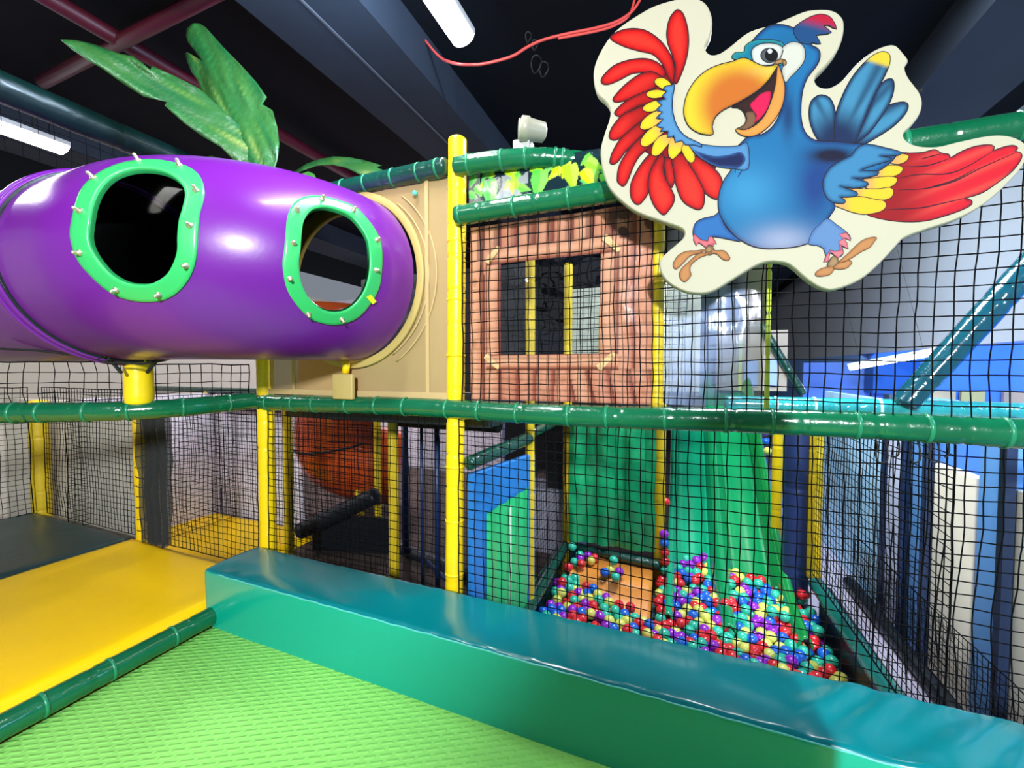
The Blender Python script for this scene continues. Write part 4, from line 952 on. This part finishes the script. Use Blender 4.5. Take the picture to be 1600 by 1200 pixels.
# board body with soft rounded rim
Pb = cr(board, 4); front, Ff = fill2d(grow(Pb, -2.5), 12)
V = [py(u, v, YP)-po for u, v in front]; F = list(Ff); inner = grow(Pb, -2.5); n = len(Pb); b0 = len(V)
for lev, (g_, dy) in enumerate(((-2.5, 0), (-1, .003), (0, .010), (0, .034), (-2, .042))):
    G = grow(Pb, g_); V += [py(u, v, YP)+Vector((0, dy, 0))-po for u, v in G]
for lev in range(4):
    for i in range(n): j = (i+1) % n; F.append((b0+lev*n+i, b0+lev*n+j, b0+(lev+1)*n+j, b0+(lev+1)*n+i))
F.append(tuple(b0+4*n+i for i in range(n)))
mk('sign_board', V, F, BRD, PARROT)
RED, DRED = (.80, .008, .008), (.22, .002, .004)
z4 = lambda L: zpx(L, 900, 0, 4); z5 = lambda L: zpx(L, 1200, 0, 4); zA = lambda L: zpx(L, 920, 180, 6.154); zB = lambda L: zpx(L, 1250, 220, 4.571); zC = lambda L: zpx(L, 1100, 180, 6.154); zF = lambda L: zpx(L, 1000, 300, 5.333)
LW = art('left_wing', [(1030, 100), (1052, 128), (1045, 160), (1050, 200), (1080, 240), (1120, 262), (1085, 268), (1060, 262), (1030, 250), (1000, 232), (985, 215), (985, 170), (1000, 130)], (.30, .002, .004), y=.001, outline=0)
feathers = [z4([(215, 240), (260, 200), (340, 180), (430, 190), (510, 240), (570, 310), (610, 400), (618, 520), (575, 480), (540, 400), (480, 340), (400, 320), (300, 290)]),
 z4([(640, 62), (670, 90), (695, 170), (703, 250), (695, 340), (670, 430), (630, 520), (612, 500), (622, 420), (600, 340), (575, 270), (568, 200), (585, 120), (615, 75)]),
 z4([(158, 505), (175, 470), (240, 410), (340, 375), (440, 368), (520, 400), (560, 460), (520, 490), (440, 455), (350, 460), (280, 495), (210, 525), (170, 525)]),
 z4([(232, 620), (260, 580), (320, 520), (400, 465), (480, 450), (540, 490), (500, 540), (430, 590), (350, 615), (280, 635), (245, 637)]),
 z4([(243, 700), (290, 650), (350, 610), (440, 570), (500, 560), (480, 640), (400, 660), (330, 695), (280, 725), (255, 722)]),
 z4([(207, 850), (230, 790), (290, 720), (350, 690), (430, 660), (480, 690), (430, 740), (380, 780), (320, 835), (260, 870), (225, 873)]),
 z4([(213, 1010), (225, 960), (270, 880), (330, 820), (400, 770), (450, 780), (420, 840), (370, 890), (310, 945), (265, 1005), (235, 1025), (218, 1022)]),
 z4([(258, 1120), (270, 1040), (320, 950), (380, 880), (450, 830), (500, 870), (460, 920), (400, 970), (360, 1035), (330, 1110), (310, 1150), (290, 1162), (268, 1145)]),
 zA([(400, 740), (410, 650), (450, 560), (520, 450), (600, 370), (680, 380), (640, 450), (590, 560), (570, 660), (570, 740), (530, 810), (475, 858), (420, 820)]),
 zA([(720, 420), (800, 420), (820, 520), (825, 620), (790, 700), (750, 620), (730, 520)]),
 zA([(580, 730), (575, 620), (600, 520), (650, 430), (700, 370), (730, 430), (715, 500), (735, 600), (780, 690), (820, 780), (810, 850), (770, 910), (725, 955), (680, 930), (620, 850)]),
 zA([(800, 420), (860, 370), (920, 380), (980, 470), (1050, 580), (1100, 690), (1110, 790), (1100, 870), (1065, 905), (1000, 890), (910, 830), (860, 730), (830, 620), (815, 520)]),
 zA([(960, 450), (1020, 390), (1120, 450), (1200, 510), (1260, 580), (1285, 660), (1270, 760), (1240, 803), (1190, 795), (1120, 745), (1090, 680), (1030, 570)])]
for i, f in enumerate(feathers):
    def fn(pts, c, d_, f=f):
        cn = np.array(f).mean(0); hl = sm((d_-5)/6)[:, None]*.5
        away = sm((np.hypot(*(pts-np.array((1052, 190))).T)-45)/60)[:, None]       # printed darker at the quill end
        c = c*(.55+.45*away); return c*(1-hl*away)+np.array((1.0, .06, .03))*hl*away
    art('red_feather', f, RED, DRED, 5, .0016+.0007*i, 1.2, LW, 4, fn)
YEL, YE2 = (.90, .66, .02), (.75, .33, .06)
yf = [z4([(495, 520), (500, 495), (540, 487), (580, 510), (600, 545), (570, 565), (530, 550)]), z4([(440, 590), (460, 570), (510, 562), (560, 575), (560, 600), (500, 612), (460, 608)]),
 z4([(420, 685), (430, 660), (480, 635), (540, 625), (560, 660), (500, 690), (450, 698)]), z4([(402, 790), (420, 750), (470, 710), (530, 690), (560, 720), (500, 780), (440, 808), (410, 805)]),
 z4([(405, 900), (415, 860), (460, 810), (520, 780), (570, 800), (520, 850), (480, 890), (435, 915)]), z4([(473, 950), (490, 890), (530, 850), (590, 840), (600, 870), (560, 920), (520, 965), (485, 972)]),
 z4([(578, 960), (580, 910), (600, 865), (660, 880), (680, 910), (650, 950), (610, 990), (590, 985)]), z4([(660, 930), (690, 900), (730, 950), (742, 990), (725, 1015), (695, 1000)])]
for i, f in enumerate(yf):
    def fn(pts, c, d_): 
        t = sm((np.hypot(*(pts-np.array((1062, 190))).T)-28)/22)[:, None]; return np.array((.82, .42, .10))*(1-t)+c*t
    art('yellow_feather', f, YEL, (.75, .45, .02), 2.5, .0118+.0004*i, 1.1, LW, 4, fn, 3)
ARM = art('left_arm', z4([(690, 880), (760, 898), (850, 913), (940, 918), (1020, 912), (1070, 900), (1075, 1050), (980, 1050), (900, 1040), (820, 1010), (760, 970)]), (.10, .29, .58), (.05, .2, .45), 4, .0155, 1.2)
art('arm_shade', z4([(740, 940), (800, 960), (870, 975), (950, 968), (1030, 950), (1060, 1000), (1020, 1048), (960, 1050), (880, 1040), (800, 1000)]), (.004, .012, .09), (.03, .10, .30), 4, .0162, 0, ARM)
art('wing_ruff', z4([(615, 530), (590, 535), (560, 540), (545, 560), (568, 570), (540, 600), (560, 620), (505, 632), (535, 655), (500, 690), (540, 700), (500, 740), (545, 745), (505, 790), (545, 800), (525, 822), (575, 820), (570, 860), (612, 850), (620, 890), (660, 878), (685, 905), (735, 905), (788, 918), (770, 895), (700, 862), (650, 820), (615, 750), (600, 660), (606, 590)]), (.10, .30, .58), (.02, .10, .28), 2.5, .0168, 1.2, LW, 2, step=3)
tailb = zB([(690, 93), (780, 90), (880, 85), (960, 65), (1010, 90), (1060, 98), (1080, 120), (1150, 80), (1250, 42), (1350, 30), (1386, 45), (1380, 70), (1460, 45), (1520, 35), (1553, 50), (1540, 75), (1578, 90), (1578, 130), (1520, 210), (1420, 290), (1300, 370), (1180, 410), (1222, 425), (1222, 455), (1160, 490), (1050, 530), (900, 570), (750, 577), (600, 560), (480, 525), (560, 500), (600, 420), (640, 330), (660, 250), (690, 190)])
def fn(pts, c, d_):
    t = sm((pts[:, 0]-1395)/90)[:, None]; c = np.array((.36, .003, .008))*(1-t)+c*t
    h = (.5+.5*np.sin((pts[:, 1]+ (pts[:, 0]-1400)*.42)*.22))[:, None]**3*.35*t; return c*(1-h)+np.array((1, .16, .10))*h
RW = art('right_wing', tailb, (.78, .012, .03), (.30, .004, .03), 4, .002, 1.3, PARROT, 3, fn, 4)
for s_ in ([(740, 185), (900, 178), (1060, 130)], [(690, 270), (850, 240), (1050, 235), (1200, 180), (1380, 72)], [(700, 352), (900, 340), (1100, 290), (1300, 190), (1540, 85)], [(600, 492), (850, 480), (1000, 450), (1185, 408)], [(870, 128), (1000, 95)], [(900, 340), (1100, 280), (1250, 200)]):
    stroke(zB(s_), 1.8, .0035, parent=RW)
for i, f in enumerate([[(620, 150), (600, 115), (680, 95), (750, 97), (775, 112), (755, 145), (700, 165)], [(480, 250), (550, 200), (620, 178), (710, 180), (732, 205), (700, 240), (620, 262), (560, 272)], [(420, 285), (520, 268), (620, 255), (680, 262), (692, 285), (660, 320), (570, 345), (480, 338)], [(330, 340), (450, 345), (560, 345), (640, 335), (668, 365), (640, 410), (560, 422), (460, 412), (400, 390)], [(230, 445), (300, 400), (420, 398), (540, 420), (600, 432), (612, 470), (570, 505), (480, 522), (400, 515), (310, 485)]]):
    def fn(pts, c, d_, f=f):
        x0 = 1250+f[0][0]/4.571; t = sm((pts[:, 0]-x0-14)/20)[:, None]; return np.array((.80, .42, .13))*(1-t)+c*t
    art('yellow_feather', zB(f), (.90, .62, .03), (.80, .50, .04), 2.5, .005+.0006*i, 1.1, RW, 4, fn, 3)
NV = (.003, .02, .09)
for i, f in enumerate([[(320, 880), (275, 800), (258, 720), (268, 640), (310, 600), (350, 597), (390, 620), (415, 680), (422, 760), (430, 870), (380, 890)],
     [(550, 900), (620, 820), (680, 740), (740, 670), (800, 645), (855, 640), (875, 665), (850, 720), (780, 790), (690, 850), (600, 900)],
     [(520, 900), (600, 760), (650, 640), (690, 550), (740, 500), (780, 500), (785, 560), (760, 640), (700, 740), (620, 840)],
     [(420, 870), (420, 740), (450, 640), (500, 530), (560, 440), (640, 360), (710, 325), (755, 340), (760, 390), (730, 470), (690, 545), (640, 650), (600, 750), (560, 850), (530, 900), (440, 895)]]):
    def fn(pts, c, d_, i=i):
        dn = sm((np.hypot(*(pts-np.array((1310, 222))).T)-18)/50)[:, None]; c = np.array(NV)*(1-dn)+c*dn
        a = np.array((1310, 222.)); ang = np.degrees(np.arctan2(222-pts[:, 1], pts[:, 0]-1310))
        mid_ = (118, 33, 48, 62)[i]; st = np.exp(-((ang-mid_)/4.)**2)[:, None]*.75*dn; c = c*(1-st)+np.array((.003, .03, .10))*st
        if i == 3: y_ = sm((108-pts[:, 1]-(pts[:, 0]-1385)*-.3)/9)[:, None]; c = c*(1-y_)+np.array((.82, .60, .04))*y_
        return c
    art('tail_feather', z5(f), (.055, .27, .48), NV, 7, .003+.0009*i, 1.3, PARROT, 4, fn, 3)
body = [(1237, 43), (1220, 39), (1202, 41), (1187, 52), (1175, 65), (1165, 73), (1165, 85), (1172, 98), (1215, 118), (1226, 132), (1226, 150), (1222, 170), (1210, 195), (1192, 210), (1172, 213), (1158, 224), (1146, 238), (1143, 252), (1143, 265), (1134, 278), (1127, 293), (1123, 310), (1124, 330), (1131, 346), (1142, 361), (1155, 373), (1176, 384), (1199, 388), (1225, 387), (1248, 384), (1270, 376), (1286, 360), (1294, 341), (1304, 325), (1304, 313), (1330, 290), (1380, 262), (1400, 240), (1375, 230), (1350, 226), (1305, 222), (1275, 220), (1259, 209), (1252, 190), (1251, 165), (1254, 140), (1262, 120), (1277, 100), (1281, 85), (1277, 76), (1267, 70), (1258, 52)]
def fn(pts, c, d_):
    x, y = pts.T
    g = lambda cx, cy, rx, ry: np.exp(-(((x-cx)/rx)**2+((y-cy)/ry)**2))[:, None]
    c = c*(1-g(1168, 300, 48, 42)*.75)+np.array((.055, .34, .64))*g(1168, 300, 48, 42)*.75
    dk = np.clip(g(1272, 290, 30, 60)*1.0+g(1310, 262, 28, 40)*.6, 0, 1); c = c*(1-dk*.85)+np.array((.003, .03, .22))*dk*.85
    k2 = np.clip(g(1300, 243, 30, 11)*1.5, 0, 1); c = c*(1-k2)+np.array((.002, .003, .03))*k2
    k3 = np.clip(g(1231, 180, 10, 34)*1.1, 0, 1)*.85; c = c*(1-k3)+np.array((.003, .03, .14))*k3
    k4 = g(1232, 60, 30, 14)*.5; c = c*(1-k4)+np.array((.005, .12, .28))*k4
    k5 = g(1222, 376, 48, 24)*.8; c = c*(1-k5)+np.array((.45, .47, .66))*k5                    # pale reflected glare painted onto the belly
    return c
BD = art('body', body, (.010, .17, .42), (.004, .05, .20), 7, .0105, 1.5, PARROT, 4, fn, 3.5)
for s_ in ([(270, 360), (310, 325), (380, 320)], [(280, 430), (330, 375), (385, 370)], [(300, 560), (310, 480), (385, 400)], [(325, 595), (345, 560), (395, 490)]): stroke(zC(s_), 2.2, .0125, (.006, .04, .15), BD)
art('shoulder_wing', zB([(470, 25), (600, 50), (735, 88), (650, 106), (570, 108), (655, 128), (600, 152), (500, 182), (430, 212), (545, 218), (552, 242), (460, 262), (375, 265), (478, 296), (474, 322), (380, 337), (285, 322), (340, 345), (402, 368), (402, 392), (330, 400), (285, 400), (320, 425), (310, 445), (235, 437), (190, 400), (166, 330), (175, 260), (220, 190), (300, 140), (370, 105), (400, 60)]), (.05, .25, .50), (.01, .08, .22), 5, .0125, 1.4, RW, 2, step=3.5)
def fn(pts, c, d_):
    t = sm((pts[:, 1]-28+ (1280-pts[:, 0])*.25)/22)[:, None]; return np.array((.55, .006, .04))*(1-t)+np.array((.01, .07, .22))*t
art('crest', z5([(170, 168), (240, 120), (300, 95), (350, 92), (395, 115), (428, 180), (380, 155), (345, 162), (395, 202), (340, 212), (300, 222), (328, 272), (280, 264), (250, 275), (200, 260), (165, 210)]), (.3, .01, .05), None, 3, .0128, 1.3, PARROT, 2, fn, 3)
HD = art('head', z4([(978, 350), (1000, 330), (1052, 325), (1058, 290), (1100, 260), (1170, 248), (1250, 255), (1300, 285), (1290, 400), (1180, 420), (1110, 400), (1060, 372), (990, 368)]), (.005, .20, .34), (.02, .30, .30), 5, .0132, 1.2, PARROT, 3)
art('eye_patch', z4([(1258, 375), (1280, 310), (1330, 270), (1380, 265), (1420, 290), (1432, 340), (1420, 390), (1380, 440), (1340, 480), (1308, 512), (1288, 440), (1300, 400)]), (.72, .70, .62), (.45, .45, .42), 4, .0138, 1.2, HD, 3)
EY = art('eye_white', z4([(1098, 340), (1110, 300), (1160, 275), (1230, 272), (1285, 292), (1288, 330), (1268, 370), (1230, 400), (1170, 408), (1120, 395)]), (.74, .74, .68), (.4, .42, .42), 3, .0142, 1.4, HD, 3, step=3)
circ = lambda cx, cy, rx, ry, n=12: [(cx+rx*math.cos(2*PI*i/n), cy+ry*math.sin(2*PI*i/n)) for i in range(n)]
art('iris', circ(1202, 86.5, 14, 12), (.10, .11, .13), (.02, .02, .03), 4, .0147, 0, EY, 3, step=2)
art('pupil', circ(1205, 86, 10, 10), (.003, .003, .004), None, 2, .0151, 0, EY, 3)
art('glint', circ(1203, 80, 3.8, 3.8, 8), (.85, .85, .85), (.7, .7, .7), 1, .0155, 0, EY, 3)
MO = art('mouth', z4([(975, 668), (1060, 620), (1150, 565), (1220, 490), (1250, 425), (1268, 440), (1272, 520), (1250, 620), (1200, 710), (1140, 770), (1060, 810), (1000, 808), (1045, 785), (1065, 745), (1045, 695), (1010, 672)]), (.035, .008, .008), (.01, .003, .003), 4, .0138, 1, PARROT, 3)
art('throat', z4([(1000, 806), (1045, 785), (1068, 745), (1060, 705), (1110, 700), (1125, 760), (1085, 800), (1040, 815)]), (.22, .11, .06), (.12, .06, .03), 3, .0142, .6, MO, 3, step=3)
art('tongue', z4([(1088, 655), (1115, 625), (1150, 590), (1185, 574), (1218, 575), (1212, 630), (1190, 690), (1150, 740), (1112, 766), (1128, 725), (1105, 690)]), (.78, .008, .09), (.5, .004, .05), 3, .0146, .8, MO, 3, step=3)
def fn(pts, c, d_):
    t = sm((1160-pts[:, 0])/22+ (pts[:, 1]-190)/40*0)[:, None]; return c*(1-t)+np.array((.85, .58, .06))*t
art('lower_beak', z4([(1265, 408), (1290, 480), (1303, 540), (1298, 620), (1270, 700), (1210, 782), (1140, 836), (1080, 852), (1030, 840), (1000, 810), (1060, 812), (1130, 778), (1185, 715), (1225, 620), (1250, 520), (1258, 440)]), (.80, .34, .07), (.62, .22, .04), 3, .0152, 1.2, PARROT, 3, fn, 3)
def fn(pts, c, d_):
    dd = np.hypot((pts[:, 0]-1155)/1.0, (pts[:, 1]-165)/1.0); t = sm((dd-38)/42)[:, None]
    hl = np.exp(-(((pts[:, 0]-1195)/26)**2+((pts[:, 1]-112)/8)**2))[:, None]*.25
    c = np.array((.66, .17, .02))*(1-t)+np.array((.88, .62, .03))*t; c = c*(1-hl)+np.array((.95, .55, .25))*hl
    e = sm(d_/3)[:, None]; return c*(.6+.4*e)
UB = art('upper_beak', z4([(1030, 365), (980, 385), (900, 405), (820, 440), (750, 500), (700, 580), (678, 660), (680, 730), (710, 790), (760, 825), (810, 838), (855, 835), (850, 790), (870, 730), (920, 685), (980, 655), (1060, 612), (1140, 560), (1200, 500), (1240, 440), (1264, 400), (1230, 412), (1170, 413), (1110, 388), (1070, 367)]), (.8, .4, .05), None, 4, .0160, 1.4, PARROT, 3, fn, 3.5)
art('beak_corner', z4([(1238, 405), (1248, 383), (1280, 370), (1308, 378), (1313, 398), (1298, 408), (1292, 392), (1268, 398)]), (.55, .28, .10), None, 2, .0166, 1.1, UB, 3, step=3)
BLg = (.03, .17, .50); TOE = (.62, .27, .10)
LL = art('left_leg', zF([(670, 165), (620, 200), (520, 225), (465, 260), (445, 320), (450, 370), (490, 420), (560, 440), (595, 405), (600, 372), (680, 380), (780, 400), (835, 405), (745, 330), (690, 250)]), BLg, (.015, .08, .30), 5, .0095, 1.2)
art('leg_fringe', zF([(450, 350), (447, 400), (470, 447), (490, 420), (520, 440), (547, 462), (570, 440), (620, 448), (605, 430), (636, 432), (618, 400), (600, 372), (575, 372), (565, 410), (510, 400)]), (.80, .20, .22), (.6, .1, .15), 2, .0125, .9, LL, 1, step=3)
FT = art('left_foot', zF([(560, 450), (600, 455), (620, 490), (600, 515), (575, 525), (545, 500)]), (.45, .27, .13), None, 3, .0100, .9, PARROT, 3, step=3, oc=(.12, .06, .03))
for i, f in enumerate([[(560, 475), (480, 490), (390, 495), (320, 530), (280, 590), (280, 625), (300, 640), (330, 620), (370, 580), (420, 530), (500, 505)], [(590, 500), (540, 508), (480, 520), (400, 590), (340, 650), (330, 700), (350, 738), (380, 745), (405, 720), (425, 690), (415, 650), (430, 600), (500, 545), (560, 522)], [(595, 475), (630, 490), (700, 490), (738, 530), (748, 558), (720, 570), (680, 553), (640, 515), (600, 508)]]):
    art('toe', zF(f), TOE, (.40, .15, .05), 3, .0103+.0004*i, .9, FT, 3, step=3, oc=(.12, .06, .03))
RL = art('right_leg', zB([(195, 555), (260, 600), (330, 650), (365, 700), (310, 690), (345, 770), (300, 750), (310, 800), (280, 830), (220, 800), (190, 830), (170, 770), (120, 745), (60, 735), (90, 650), (140, 600)]), (.14, .28, .58), (.08, .18, .45), 5, .0122, .8, PARROT, 2)
art('leg_fringe', zB([(278, 668), (330, 655), (352, 680), (364, 712), (315, 692), (335, 730), (344, 772), (290, 742), (312, 800), (272, 836), (240, 810), (215, 790), (202, 862), (170, 865), (188, 820), (215, 780), (250, 790), (290, 780), (275, 720), (310, 700)]), (.78, .22, .25), (.6, .12, .2), 2, .0128, .7, RL, 1, step=3)
FT = art('right_foot', zB([(240, 820), (280, 860), (240, 905), (195, 890), (210, 860)]), (.45, .27, .13), None, 3, .0118, .8, PARROT, 2, step=3, oc=(.12, .06, .03))
for i, f in enumerate([[(120, 965), (115, 940), (160, 910), (220, 900), (245, 910), (220, 950), (170, 965)], [(240, 905), (290, 862), (340, 850), (370, 868), (340, 905), (290, 917), (250, 912)], [(280, 865), (350, 800), (400, 750), (450, 710), (510, 690), (548, 692), (530, 720), (500, 760), (440, 790), (380, 830), (320, 862)]]):
    art('toe', zB(f), TOE, (.40, .15, .05), 3, .0121+.0004*i, .8, FT, 3, step=3, oc=(.12, .06, .03))
for x, z in ((-.30, 0), (.45, 0)):
    V, F = tube([(x, .04, .12), (x, .10, .12)], .006, 6); mk('fixing_cord', V, F, ROPE, PARROT)
